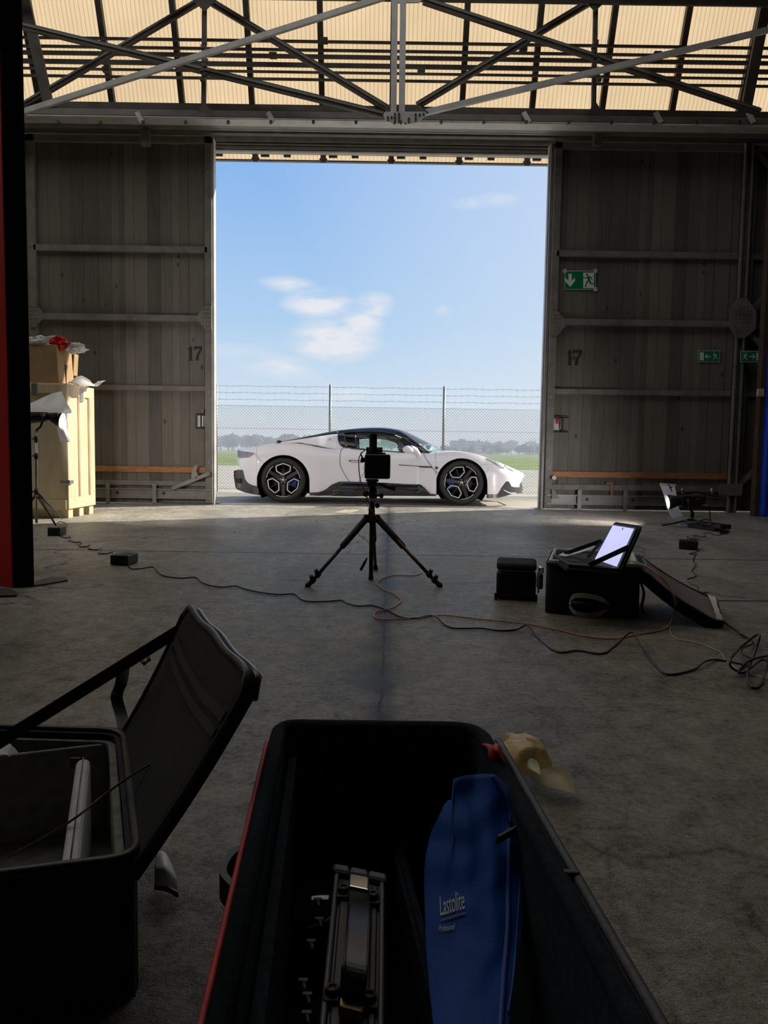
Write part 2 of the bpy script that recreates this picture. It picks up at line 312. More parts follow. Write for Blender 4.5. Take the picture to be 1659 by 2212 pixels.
    def ball(s, c, rad, amp=0, seed=0, sub=3, fr=2.0, smooth=True):
        r = bmesh.ops.create_icosphere(s.b, subdivisions=sub, radius=1); c = V(c); rad = V(rad) if not isinstance(rad, (int, float)) else V((rad,) * 3)
        for v in r['verts']:
            k = 1 + amp * noise.noise(v.co * fr + V((seed * 7.1, seed * 3.3, 0))) + amp * .5 * noise.noise(v.co * fr * 2.7 + V((seed, 9, 2)))
            v.co = V((v.co[i] * k * rad[i] + c[i] for i in range(3)))
        if smooth:
            for v in r['verts']:
                for f in v.link_faces: f.smooth = True
        return s
    def build(s, name, mat, parent=None, fix=True, sol=0):
        if fix: bmesh.ops.remove_doubles(s.b, verts=s.b.verts, dist=1e-5); bmesh.ops.recalc_face_normals(s.b, faces=s.b.faces)
        org = V((0, 0, 0))
        if parent is not None: org = ORG[parent.name]
        me = bpy.data.meshes.new(name)
        if parent is None and s.b.verts:
            xs = [v.co for v in s.b.verts]; lo = V((min(c[i] for c in xs) for i in range(3))); hi = V((max(c[i] for c in xs) for i in range(3)))
            org = V(((lo.x + hi.x) / 2, (lo.y + hi.y) / 2, lo.z)) if s.center else org
        for v in s.b.verts: v.co -= org
        s.b.to_mesh(me); s.b.free(); me.materials.append(M[mat] if isinstance(mat, str) else mat)
        o = bpy.data.objects.new(name, me); C.objects.link(o)
        if parent is not None: o.parent = parent; ORG[o.name] = org
        else: o.location = org; ORG[o.name] = org
        if sol: md = o.modifiers.new('thickness', 'SOLIDIFY'); md.thickness = sol; md.offset = 0
        return o
    center = False
def thing(name, label, cat, loc, group=None):
    o = bpy.data.objects.new(name, None); C.objects.link(o); o.location = loc; o.empty_display_size = .1; ORG[o.name] = V(loc)
    o['label'] = label; o['category'] = cat
    if group: o['group'] = group
    return o
def tag(o, label, cat, group=None):
    o['label'] = label; o['category'] = cat
    if group: o['group'] = group
    return o
def lab(o, label): o['label'] = label; return o
def struct(o): o['kind'] = 'structure'; return o
def ctr(mb): mb.center = True; return mb
def sempty(name, loc):
    o = bpy.data.objects.new(name, None); C.objects.link(o); o.location = loc; ORG[o.name] = V(loc); o['kind'] = 'structure'; return o
def spline(pts, n=6):
    pts = [V(p) for p in pts]; out = []
    for i in range(len(pts) - 1):
        p0, p1, p2, p3 = pts[max(i - 1, 0)], pts[i], pts[i + 1], pts[min(i + 2, len(pts) - 1)]
        for k in range(n):
            t = k / n; out.append(.5 * ((2 * p1) + (p2 - p0) * t + (2 * p0 - 5 * p1 + 4 * p2 - p3) * t * t + (3 * p1 - p0 - 3 * p2 + p3) * t ** 3))
    return out + [pts[-1]]
def interp(tab, x):
    if x <= tab[0][0]: return tab[0][1]
    for (a, b), (c, d) in zip(tab, tab[1:]):
        if x <= c: return b + (d - b) * (x - a) / (c - a) if c > a else d
    return tab[-1][1]
def sinterp(tab, x):                                 # smooth (Catmull-Rom) interpolation
    n = len(tab)
    if x <= tab[0][0]: return tab[0][1]
    if x >= tab[-1][0]: return tab[-1][1]
    for i in range(n - 1):
        if x <= tab[i + 1][0]:
            x0, y0 = tab[i]; x1, y1 = tab[i + 1]; t = (x - x0) / (x1 - x0); h = x1 - x0
            m0 = (y1 - tab[i - 1][1]) / (x1 - tab[i - 1][0]) if i > 0 else (y1 - y0) / h
            m1 = (tab[i + 2][1] - y0) / (tab[i + 2][0] - x0) if i < n - 2 else (y1 - y0) / h
            return (2*t**3-3*t*t+1)*y0 + (t**3-2*t*t+t)*h*m0 + (-2*t**3+3*t*t)*y1 + (t**3-t*t)*h*m1
# ================================================================ THE SETTING
DF = 11.0                                             # inner face of the hangar doors
b = MB(); b.box((-16, -10, -.12), (16, 11.34, 0)); o = struct(b.build('floor', 'floor'))
b = MB(); b.box((-60, 11.34, -.14), (60, 38.0, -.012)); struct(b.build('ground_apron', 'asphalt'))
b = MB(); b.box((-900, 38.0, -.16), (900, 1500, -.03)); struct(b.build('ground_grass', 'grass'))
ap = sempty('trim_1', (0, 11.2, 0))
for k, yy in enumerate((11.16, 11.27)): b = MB(); b.box((-12, yy - .016, -.02), (12, yy + .016, .010)); b.build('door_track_rail', 'steel', ap)
b = MB(); b.box((-12, 11.12, -.004), (12, 11.31, .002)); b.build('track_groove', 'steeldark', ap)
for yy, w in ((G(1200, 1049).y, .14), (G(1200, 1060).y, .12), (G(500, 1020).y, .14)):
    b = MB(); b.box((-40, yy - w / 2, -.012), (40, yy + w / 2, -.006)); l = ctr(b).build('road_line', 'line'); struct(l)
b = MB(); a, c = G(330, 1112), G(398, 1101); b.prism([a + V((0, -.05, 0.001)), c + V((0, -.05, 0.001)), c + V((0, .05, 0.001)), a + V((0, .05, 0.001))], (0, 0, .002))
a, c = G(730, 1108), G(756, 1101); b.prism([a + V((-.06, 0, 0.001)), a + V((.14, 0, 0.001)), c + V((.14, 0, 0.001)), c + V((-.06, 0, 0.001))], (0, 0, .002)); struct(b.build('floor_marking', 'yline'))
b = MB(); b.box((-16.2, -10, 0), (-16, 11.3, 9)); struct(b.build('wall_left', 'shellwall'))
b = MB(); b.box((16, -10, 0), (16.2, 11.3, 9)); struct(b.build('wall_right', 'shellwall'))
b = MB(); b.box((-16.2, -10.2, 0), (16.2, -10, 9)); struct(b.build('wall_back', 'shellwall'))
b = MB(); b.box((-16.2, 11.05, 0), (-8.6, 11.3, 5.5)); b.box((8.6, 11.05, 0), (16.2, 11.3, 5.5)); struct(b.build('wall_front', 'facade'))
# ceiling with an unseen roof light, added to brighten doors and floor
zc = 8.25; yg = 11.45 - (zc - 5.10) / 2.19
b = MB()
rls = [(3.6, 8.9)]
yy_ = -10.2
for a, c in rls: b.box((-16.2, yy_, zc), (16.2, a, zc + .15)); b.box((-16.2, a, zc), (-15, c, zc + .15)); b.box((3, a, zc), (16.2, c, zc + .15)); yy_ = c
b.box((-16.2, yy_, zc), (16.2, yg + .25, zc + .15)); struct(b.build('ceiling', 'roof'))
for i, (a, c) in enumerate(rls): b = MB(); b.face([(-15, a, zc + .08), (3, a, zc + .08), (3, c, zc + .08), (-15, c, zc + .08)]); struct(b.build('window_%d' % (i + 2), 'added_rooflight', fix=False))  # added translucent pane out of view, passes sunlight into the hangar

# ---- sloping glazing above the doors
gz = sempty('window_1', (0, 11.45, 5.10))
def GZ(x, z, off=0): return V((x, 11.45 - (z - 5.10) / 2.19 - off * .91, z - off * .41))
b = MB(); b.face([GZ(-16, 4.985), GZ(16, 4.985), GZ(16, zc), GZ(-16, zc)]); b.build('pane', 'glazing', gz, fix=False)
xc = P(845, 348, 11.45).x; sp_ = .978
for k in range(-15, 16):
    x = xc + k * sp_
    if abs(x) > 15.9: continue
    w = .075
    if k in (-5, 5): w = .15
    b = MB(); b.bar(GZ(x, 4.97, .05), GZ(x, zc, .05), w, .09, up=(0, 1, 0)); b.build('glazing_bar', 'steeldark', gz)
b = MB(); b.bar(GZ(-16, 4.975, .02), GZ(16, 4.975, .02), .06, .02); b.build('bottom_gutter', 'steelgrey', gz)
for k in range(-7, 7):
    for dx, s in ((-.52, .05), (.14, .06)):
        x = xc + k * sp_ + dx; q = GZ(x, 5.045, .05); b = MB(); b.box(q - V((s, .02, .02)), q + V((s, .02, .04))); b.build('gutter_clip', 'steeldark', gz)
for k in range(-6, 7):
    q = GZ(xc + k * sp_, 5.0, .05); b = MB(); b.box(q - V((.055, .03, .03)), q + V((.055, .03, .01))); b.build('bar_foot', 'steelgrey', gz)

# ---- door header: beams and sliding tracks
hd = sempty('trim_2', (0, 10.8, 5.3))
def beam(name, y0, y1, D, th, mat):
    zt, zb = P(829, y0, D).z, P(829, y1, D).z; b = MB(); b.box((-16, D, zb), (16, D + th, zt), .008, seg=1); return b.build(name, mat, hd)
beam('header_beam', 243, 258, 10.42, .12, 'steelgrey'); beam('header_flange', 258, 262, 10.36, .22, 'steellight')
beam('header_beam', 262, 271, 10.52, .20, 'steelgrey'); beam('header_board', 271, 292, 10.78, .1, 'steeldark')
beam('door_track', 279, 284, 10.70, .06, 'steelgrey'); beam('header_board', 292, 306, 11.20, .06, 'steeldark')
beam('outer_track', 303, 309, 11.24, .06, 'steelgrey'); beam('outer_track', 312, 316, 11.27, .08, 'steelgrey')
beam('outer_track', 318, 326, 11.30, .07, 'steelgrey'); beam('header_board', 300, 330, 11.36, .05, 'steeldark'); beam('outer_track', 328, 332, 11.30, .10, 'steellight')
for px in (300, 583, 1135, 1420, 30, 1620):
    a, c = P(px - 4, 243, 10.38), P(px + 8, 265, 10.36); b = MB(); b.bar(a, c, .06, .03, up=(0, 1, 0)); f = b.build('splice_plate', 'steellight', hd)
for px in range(125, 1640, 92):
    q = P(px, 264, 10.34); b = MB(); b.box(q - V((.018, .015, .02)), q + V((.018, .015, .02))); b.build('bolt', 'steeldark', hd)
for px in (314, 1292):
    q = P(px, 295, 10.68); b = MB(); b.box(q - V((.06, .02, .12)), q + V((.06, .06, .08)), .01); b.build('roller_hanger', 'steelgrey', hd)

# ---- roof truss in front of the glazing
tr = thing('roof_truss', 'dark riveted steel lattice truss with crossed diagonals above the hangar doors', 'roof truss', P(865, 250, 10.0))
D1, D2, D3 = 10.45, 10.15, 9.9
def tb(name, p, q, D, w, mat='steeldark', h=None): b = MB(); b.bar(P(*p, D), P(*q, D), w, h or .05, up=(0, 1, 0)); return b.build(name, mat, tr)
def ext(p, q, t): return (p[0] + (q[0] - p[0]) * t, p[1] + (q[1] - p[1]) * t)
b = MB(); z0, z1 = P(829, 243, D1).z, P(829, 229, D1).z; b.box((-15.9, D1, z0), (15.9, D1 + .12, z1)); b.build('bottom_chord', 'steeldark', tr)
b = MB(); z0, z1 = P(829, 4, D1).z, P(829, -14, D1).z; b.box((-15.9, D1 - .5, z0), (15.9, D1 - .38, z1)); b.build('top_chord', 'steeldark', tr)
b = MB(); z0, z1 = P(829, 3, D2).z, P(829, -14, D2).z; b.box((-15.9, D2 - .02, z0), (15.9, D2 + .01, z1)); b.build('top_chord', 'steeldark', tr)
for p, q, D, w in [((432, 2), (50, 228), D1, .075), ((452, 2), (842, 238), D1, .085), ((1285, -2), (902, 228), D1, .085), ((50, 57), (828, 248), D2, .085), ((915, 2), (1640, 242), D2, .085)]:
    tb('diagonal', p, q, D - .02, w)
    b = MB(); dirv = (P(*q, D) - P(*p, D)).normalized(); b.bar(P(*p, D) + V((0, -.045, -.0)), P(*q, D) + V((0, -.045, -.0)), w * .3, .04, up=(0, 1, 0)); b.build('diagonal_web', 'steelgrey', tr)
for p, q in [((50, 242), (830, -6)), ((908, 246), (1680, 60))]: lab(tb('diagonal', p, q, D3, .065, 'steellight'), 'pale grey brace')
for p, q in [((40, -60), (105, 226))]: tb('rafter', p, q, D1 - .05, .13)
tb('rafter', (1668, -60), (1612, 232), D1 - .05, .13)
for px, w in ((441, .055), (1286, .055)):
    tb('post', (px + 1, -10), (px - 1 if px < 800 else px - 4, 240), D2 + .1, w)
    q = P(px, 4, D2); b = MB(); b.prism([P(px - 26, -2, D2), P(px + 26, -2, D2), P(px, 24, D2)], (0, .02, 0)); b.build('gusset_plate', 'steeldark', tr)
    b = MB(); b.prism([P(px - 14, 240, D2), P(px + 14, 240, D2), P(px, 218, D2)], (0, .02, 0)); b.build('gusset_plate', 'steeldark', tr)
    for k in range(9):
        yy = 92 + k * 10; b = MB(); q = P(px + random.uniform(-4, 9), yy, D2 - .05); b.box(q - V((.03, .02, .02)), q + V((.03, .03, .03)), .005); b.build('pipe_clamp', 'steeldark', tr)
for x0 in (851, 869):
    o = tb('post', (x0 + 2, -14), (x0 - 1, 246), D3 - .05, .075, 'steellight', .05); lab(o, 'pale grey central post')
b = MB(); b.prism([P(x, y, D3 - .08) for x, y in [(832, 241), (918, 241), (922, 246), (905, 262), (890, 267), (850, 267), (832, 258), (828, 247)]], (0, .02, 0)); g = b.build('gusset_plate', 'steellight', tr)
b = MB()
for x, y in [(853, 246), (862, 246), (838, 253), (853, 253), (862, 253), (838, 260), (853, 260), (862, 260), (883, 256), (883, 262), (898, 247), (898, 255), (898, 262), (907, 247), (915, 246), (866, 267), (852, 267), (876, 267), (846, 253), (866, 262)]:
    q = P(x, y, D3 - .09); b = MB(); b.box(q - V((.011, .012, .011)), q + V((.011, .012, .011)), .003); b.build('rivet', 'steeldark', g)
b = MB(); b.prism([P(x, y, D3 - .04) for x, y in [(832, 226), (905, 226), (925, 242), (832, 242)]], (0, .02, 0)); b.build('gusset_plate', 'steeldark', tr)
b = MB(); b.prism([P(x, y, D3 - .07) for x, y in [(845, -4), (915, -4), (905, 5), (845, 6)]], (0, .02, 0)); b.build('gusset_plate', 'steellight', tr)
for yt, yb in ((85, 91), (103.5, 109.5), (116, 125), (134, 144), (152, 157), (167.5, 173)):
    D = 10.72; zt2, zb2 = (P(600, yt, D).z, P(600, yb, D).z); b = MB(); b.box((-15.9, D, zb2), (15.9, D + .02, zt2)); b.build('purlin', 'steeldark', tr)
for px, yy in ((230, 151), (590, 120), (910, 153), (1130, 107), (1420, 118), (700, 88)):
    q = P(px, yy, 10.6); b = MB(); b.box(q - V((.05, .04, .03)), q + V((.05, .04, .03)), .004); b.build('pipe_clamp', 'steeldark', tr)

# ---- the two sliding door leaves
def leaf(name, x0, x1, D, zt, rails, side, brown=True):
    e = sempty(name, ((x0 + x1) / 2, D, 0))
    b = MB(); b.box((x0, D, .02), (x1, D + .05, zt)); b.build('plank_panel', 'door', e)
    for xa, xb in ((x0, x0 + .10), (x1 - .10, x1)): b = MB(); b.box((xa, D - .07, .03), (xb, D - .001, zt), .004); b.build('stile', 'doorframe', e)
    b = MB(); b.box((x0, D - .07, zt - .09), (x1, D - .002, zt), .004); b.build('top_rail', 'doorframe', e)
    for z, h, dep, mt in rails: b = MB(); b.box((x0 + .06, D - dep, z - h / 2), (x1 - .06, D - .003, z + h / 2), .006); b.build('cross_rail', mt, e)
    b = MB(); b.box((x0, D + .05, .02), (x1, D + .11, zt), .004); b.build('outer_boards', 'facade', e)
    return e
zl = lambda px, y: P(px, y, DF - .06).z
xl1 = P(460, 700, DF).x; xr0 = P(1186, 700, DF).x
xl0 = P(66, 700, DF - .06).x; xr1 = P(1606, 700, DF - .06).x
zt = P(260, 296, DF).z
railsL = [(zl(260, 537), .085, .07, 'doorframe'), (zl(260, 686), .085, .09, 'doorframe'), (zl(260, 837), .075, .06, 'doorframe'), (zl(330, 1014), .085, .05, 'rail'), (.30, .07, .055, 'doorframe')]
railsR = [(zl(1390, 550), .085, .07, 'doorframe'), (zl(1390, 698), .085, .09, 'doorframe'), (zl(1390, 848), .075, .06, 'doorframe'), (zl(1390, 1027), .085, .05, 'rail'), (.33, .08, .055, 'doorframe')]
dl = leaf('door_1', xl0, xl1, DF, zt, railsL, 1); dr = leaf('door_2', xr0, xr1, DF, zt, railsR, -1)
def sm(parent, name, lo, hi, mat, bev=.004): b = MB(); b.box(lo, hi, bev); return b.build(name, mat, parent)
for e, x0, x1 in ((dl, xl0, xl1), (dr, xr0, xr1)):
    zc_ = .155; b = MB(); b.box((x0 + .02, DF - .10, zc_ - .07), (x1 - .02, DF - .004, zc_ - .055)); b.box((x0 + .02, DF - .10, zc_ + .055), (x1 - .02, DF - .004, zc_ + .07)); b.box((x0 + .02, DF - .06, zc_ - .06), (x1 - .02, DF - .004, zc_ + .06)); b.build('bottom_channel', 'steelgrey', e)
    for q in (.18, .42, .68): x = x0 + (x1 - x0) * q; sm(e, 'bracket', (x - .03, DF - .115, .01), (x + .03, DF - .101, .30), 'steelgrey'); sm(e, 'bracket_bolt', (x + .10, DF - .07, .14), (x + .14, DF - .06, .18), 'ink')
    for k in range(5):
        for xx in (x0 + .05, x1 - .05): b = MB(); b.ball((xx, DF - .072, .6 + k * 1.0), .012, sub=1); b.build('rivet', 'steellight', e)
for e, px0, px1, yy, sgn, xe in ((dl, 440, 456, 686, -1, xl1), (dl, 68, 80, 680, 1, xl0), (dr, 1197, 1222, 698, 1, xr0 + .02)):
    c = P((px0 + px1) / 2, yy, DF - .1); w = .19; x = xe; s = sgn
    b = MB(); b.prism([(x, DF - .095, c.z + .17), (x + s * .08, DF - .095, c.z + .17), (x + s * w, DF - .095, c.z + .04), (x + s * w, DF - .095, c.z - .04), (x + s * .08, DF - .095, c.z - .17), (x, DF - .095, c.z - .17)], (0, .015, 0)); g = b.build('gusset_plate', 'doorframe', e)
    for i in range(3):
        for j in range(-2, 3): b = MB(); b.ball((x + s * (.03 + i * .04), DF - .098, c.z + j * .055), .009, sub=1); b.build('rivet', 'steeldark', g)
# door edge channels (outer edge strip of each leaf)
sm(dl, 'edge_strip', (xl1, DF - .02, .0), (xl1 + .02, DF + .12, zt), 'steellight'); sm(dr, 'edge_strip', (xr0 - .045, DF - .02, .0), (xr0, DF + .16, zt), 'steelgrey')
sm(dr, 'edge_bead', (xr0 - .06, DF + .06, .0), (xr0 - .045, DF + .14, zt), 'steellight')
def numeral(parent, x0, x1, x2, x3, y0, y1):
    def pl(box, pts):
        a, c, d, e = box; return [P(a + (c - a) * u, e + (d - e) * v, DF - .004) for u, v in pts]
    b = MB(); b.prism(pl((x0, x1, y0, y1), [(.28, .07), (.28, .80), (.0, .74), (0, .80), (.5, 1), (.85, 1), (.85, .07), (1, .07), (1, 0), (.1, 0), (.1, .07)]), (0, .003, 0))
    b.prism(pl((x2, x3, y0, y1), [(0, 1), (1, 1), (1, .84), (.62, .40), (.52, .0), (.18, 0), (.30, .38), (.72, .82), (.14, .82), (.10, .72), (0, .72)]), (0, .003, 0))
    b.build('door_number', 'ink', parent)
numeral(dl, 405.5, 416.5, 419, 437, 748, 779); numeral(dr, 1225, 1235, 1237, 1258, 756, 789)
# pull handles
def pull(e, px0, px1, y0, y1, xb):
    a, c = P(px0, y0, DF - .1), P(px1, y1, DF - .1); x0, x1, z1, z0 = a.x, c.x, a.z, c.z
    sm(e, 'handle_recess', (x0, DF - .012, z0 + .02), (x0 + (x1 - x0) * .55, DF - .002, z1 - .02), 'steellight')
    b = MB(); b.tube([(x0, DF - .06, z1), (x1, DF - .06, z1)], .008); b.tube([(x0, DF - .06, z0), (x1, DF - .06, z0)], .008); b.tube([(x0, DF - .06, z0), (x0, DF - .06, z1)], .007)
    b.tube([(xb, DF, z1), (xb, DF - .10, z1 - .01), (xb, DF - .10, z0 + .01), (xb, DF, z0)], .011)
    b.build('pull_handle', 'ink', e)
pull(dl, 422, 454, 894, 925, P(438, 900, DF).x); pull(dr, 1196, 1229, 901, 933, P(1212, 900, DF).x)
sm(dl, 'latch_tongue', P(435, 892, DF - .03), P(441, 884, DF - .01), 'rail')
sm(dr, 'latch_tongue', P(1201, 915, DF - .03), P(1210, 906, DF - .01), 'red')
# swing latch arm on the left leaf, bolt end on the right leaf
b = MB(); b.bar(P(452, 1023, DF - .13), P(372, 1055, DF - .13), .05, .02, up=(0, 1, 0)); b.prism([P(x, y, DF - .14) for x, y in [(414, 1033), (414, 1018), (420, 1006), (427, 1004), (424, 1018), (428, 1026), (424, 1033)]], (0, .025, 0)); b.cyl(P(449, 1023, DF - .16), P(449, 1023, DF - .02), .03); b.build('latch_arm', 'steelgrey', dl)
b = MB(); b.cyl(P(1197, 1032, DF - .14), P(1197, 1032, DF - .02), .03); b.build('pivot_bolt', 'steellight', dr)
b = MB(); b.prism([P(x, y, DF - .08) for x, y in [(1309, 1042), (1323, 1042), (1323, 1070), (1319, 1070), (1319, 1046), (1309, 1046)]], (0, .02, 0)); b.build('hook', 'rail', dr)
b = MB(); b.prism([P(x, y, DF - .11) for x, y in [(1192, 1057), (1196, 1057), (1209, 1077), (1192, 1077)]], (0, .02, 0)); b.build('gusset_plate', 'doorframe', dr)
# post and the next leaf to the right, next leaf to the left
x2 = P(1590, 700, DF - .12).x; x3 = P(1608, 700, DF - .12).x
e = leaf('door_3', xr1, 8.6, DF + .02, zt, [(a, b_, c * .9, d) for a, b_, c, d in railsR], -1)
b = MB(); b.box((x2, DF - .16, 0), (x2 + .02, DF - .07, zt + .1)); b.box((x3 - .02, DF - .16, 0), (x3, DF - .07, zt + .1)); b.box((x2, DF - .09, 0), (x3, DF - .07, zt + .1)); b.build('door_post', 'doorframe', e)
b = MB(); cz = P(1600, 697, DF).z; cx = (x2 + x3) / 2
b.prism([(cx + dx, DF - .18, cz + dz) for dx, dz in [(-.08, .30), (.05, .30), (.19, .12), (.19, -.12), (.05, -.24), (-.08, -.24), (-.17, -.10), (-.17, .12)]], (0, .015, 0)); g = b.build('gusset_plate', 'doorframe', e)
for i in range(-2, 3):
    for j in range(-3, 4):
        if abs(i) + abs(j) < 5: b = MB(); b.ball((cx + .01 + i * .05, DF - .183, cz + .02 + j * .055), .01, sub=1); b.build('rivet', 'steeldark', g)
for s in (1, -1): b = MB(); b.bar((cx + .1, DF - .10, cz + s * .12), (cx + .75, DF - .10, cz + s * .75), .06, .04, up=(0, 1, 0)); b.build('brace', 'doorframe', e)
b = MB(); b.bar((cx + .03, DF - .10, .32), (cx + .6, DF - .10, .9), .06, .04, up=(0, 1, 0)); b.build('brace', 'doorframe', e)
b = MB(); b.bar((cx + .1, DF - .10, zt - .1), (cx + .75, DF - .10, zt - .75), .06, .04, up=(0, 1, 0)); b.build('brace', 'doorframe', e)
b = MB(); b.box((cx - .2, DF - .18, .25), (cx + .12, DF - .165, .42)); b.build('gusset_plate', 'doorframe', e)
e = leaf('door_4', -8.6, xl0, DF + .02, zt, [(a, b_, c * .9, d) for a, b_, c, d in railsL], 1)

# ---- emergency exit signs
def runner(m, b, cx, cy, h, flip, th):
    f = -1 if flip else 1                               # default: running left
    def w(u, v): return m(cx + f * u * h, cy + v * h)
    def limb(p, q, t):
        d = V((q[0] - p[0], q[1] - p[1])); n = V((-d.y, d.x)).normalized() * t / 2
        b.prism([w(p[0] + n.x, p[1] + n.y), w(q[0] + n.x, q[1] + n.y), w(q[0] - n.x, q[1] - n.y), w(p[0] - n.x, p[1] - n.y)], th)
    b.prism([w(-.10 + .085 * math.cos(a), .41 + .085 * math.sin(a)) for a in [k * math.pi / 6 for k in range(12)]], th)
    limb((-.03, .30), (.07, .0), .17); limb((-.04, .27), (-.20, .14), .07); limb((-.20, .16), (-.36, .20), .06); limb((.0, .27), (.20, .22), .07); limb((.19, .24), (.25, .06), .06)
    limb((.04, .02), (-.13, -.14), .10); limb((-.12, -.10), (-.18, -.40), .08); limb((-.16, -.40), (-.26, -.42), .06); limb((.08, .02), (.16, -.22), .10); limb((.14, -.20), (.36, -.22), .08)
def exit_sign(name, x0, y0, x1, y1, label, kind, D=DF - .02):
    c = P((x0 + x1) / 2, y1, D); e = thing('exit_sign', label, 'emergency exit sign', c)
    m0 = lambda off: (lambda x, y: P(x, y, D - off))
    def rect(a, b_, c_, d_, off, nm, mat, th=.003):
        b = MB(); b.prism([P(a, b_, D - off), P(c_, b_, D - off), P(c_, d_, D - off), P(a, d_, D - off)], (0, th, 0)); return b.build(nm, mat, e)
    rect(x0 - .8, y0 - .8, x1 + .8, y1 + .8, 0, 'sign_border', 'signedge'); rect(x0 + .6, y0 + .6, x1 - .6, y1 - .6, .003, 'sign_panel', 'signgreen')
    H = y1 - y0
    mm = lambda x, y: P(x, -y, D - .007)
    if kind == 'down':
        rect(x0 + 40, y0 + 3.5, x1 - 3, y1 - 2.5, .0055, 'door_symbol', 'signwhite', .002)
        b = MB(); runner(mm, b, x0 + 51, -(y0 + H * .52), H * .80, False, (0, .001, 0)); b.build('running_figure', 'signgreen', e)
        b = MB(); b.prism([mm(x, -y) for x, y in [(x0 + 8, y0 + 6), (x0 + 15, y0 + 6), (x0 + 15, y0 + 21), (x0 + 22, y0 + 14), (x0 + 22, y0 + 22), (x0 + 11.5, y0 + 34), (x0 + 1, y0 + 22), (x0 + 1, y0 + 14), (x0 + 8, y0 + 21)]], (0, .001, 0)); b.build('arrow', 'signwhite', e)
        for k, (ax, ay) in enumerate(((x0, y0), (x1, y0), (x1, y1))):
            b = MB(); b.prism([P(ax - 5, ay - 3, D - .004), P(ax + 3, ay - 6, D - .004), P(ax + 5, ay + 3, D - .004), P(ax - 3, ay + 5, D - .004)], (0, .001, 0)); b.build('tape', 'steellight', e)
    else:
        L = kind == 'left'; f = (lambda x: x) if L else (lambda x: x0 + x1 - x)
        a, c_ = sorted((f(x0 + 3), f(x0 + 12))); rect(a, y0 + 3, c_, y1 - 3, .0055, 'door_symbol', 'signwhite', .002)
        b = MB(); runner(mm, b, f(x0 + 36), -(y0 + H * .52), H * .74, not L, (0, .001, 0)); b.build('running_figure', 'signwhite', e)
        b = MB(); cy = (y0 + y1) / 2; b.prism([mm(f(x), -y) for x, y in [(x0 + 14, cy), (x0 + 19, cy - 5), (x0 + 21, cy - 5), (x0 + 17.5, cy - 1), (x0 + 27, cy - 1), (x0 + 27, cy + 1), (x0 + 17.5, cy + 1), (x0 + 21, cy + 5), (x0 + 19, cy + 5)]], (0, .001, 0)); b.build('arrow', 'signwhite', e)
exit_sign('a', 1220, 585.5, 1286, 625, 'large green exit sign with a white down arrow taped high on the right door', 'down')
exit_sign('b', 1508.5, 758, 1554.5, 781.5, 'small green exit sign whose arrow points left, on the right door planks', 'left')
exit_sign('c', 1600.5, 759, 1646, 781.5, 'small green exit sign whose arrow points right, partly behind the blue partition', 'right', DF - .19)

# ---- blue partition and its timber edge post at the right
x0 = P(1640, 1111, 10.3).x
bp = thing('partition', 'bright blue ribbed metal partition standing at the right edge beside the doors', 'partition', (x0 + 1, 10.4, 0))
b = MB(); b.box((x0, 10.30, 0), (x0 + 3, 10.36, 5.2), .004); b.build('panel', 'blue', bp)
for k in range(14): x = x0 + .03 + k * .22; b = MB(); b.box((x, 10.27, .03), (x + .05, 10.31, 5.2), .008); b.build('rib', 'blue', bp)
b = MB(); b.box((x0 - .07, 10.30, 0), (x0 - .005, 10.42, 5.2), .004); lab(b.build('edge_post', 'brownpost', bp), 'brown timber edge post')
q = P(1645, 848, 10.26); b = MB(); b.box(q - V((.06, .02, .05)), q + V((.03, .02, .05)), .01); lab(b.build('latch', 'steellight', bp), 'pale metal latch')

# ---- red and black exhibition board at the left edge
A, B_ = G(29, 1270), G(75, 1267.5); 
bd = thing('display_board', 'tall freestanding display board with red face and black edge at the left', 'display board', (A + B_) / 2)
n = (B_ - A).normalized(); side = V((-n.y, n.x, 0)); back = V((-.80, .50, 0)).normalized()
H = 3.6
b = MB(); b.obox(A, (B_ - A), back * .10, (0, 0, H), .004, 1); b.build('black_edge', 'blackboard', bd)
b = MB(); b.obox(A + back * .102 + n * .0 , back * 1.3, V((n.x * .11, n.y * .11, 0)), (0, 0, H)); b.build('core_panel', 'blackboard', bd)
b = MB(); b.obox(A + back * .004 - n * .006, back * 1.4, n * .005, (0, 0, H)); b.build('red_face', 'redboard', bd)
b = MB(); q = G(76, 1266); b.prism([G(74, 1268), G(100, 1264), G(147, 1256), G(142, 1252), G(112, 1249), G(76, 1259)], (0, 0, .010)); b.build('foot_plate', 'steeldark', bd)
b = MB(); b.prism([G(-40, 1274), G(20, 1277), G(38, 1283), G(36, 1290), G(-40, 1292)], (0, 0, .012)); lab(b.build('foot_plate', 'brownpost', bd), 'dark red foot plate')
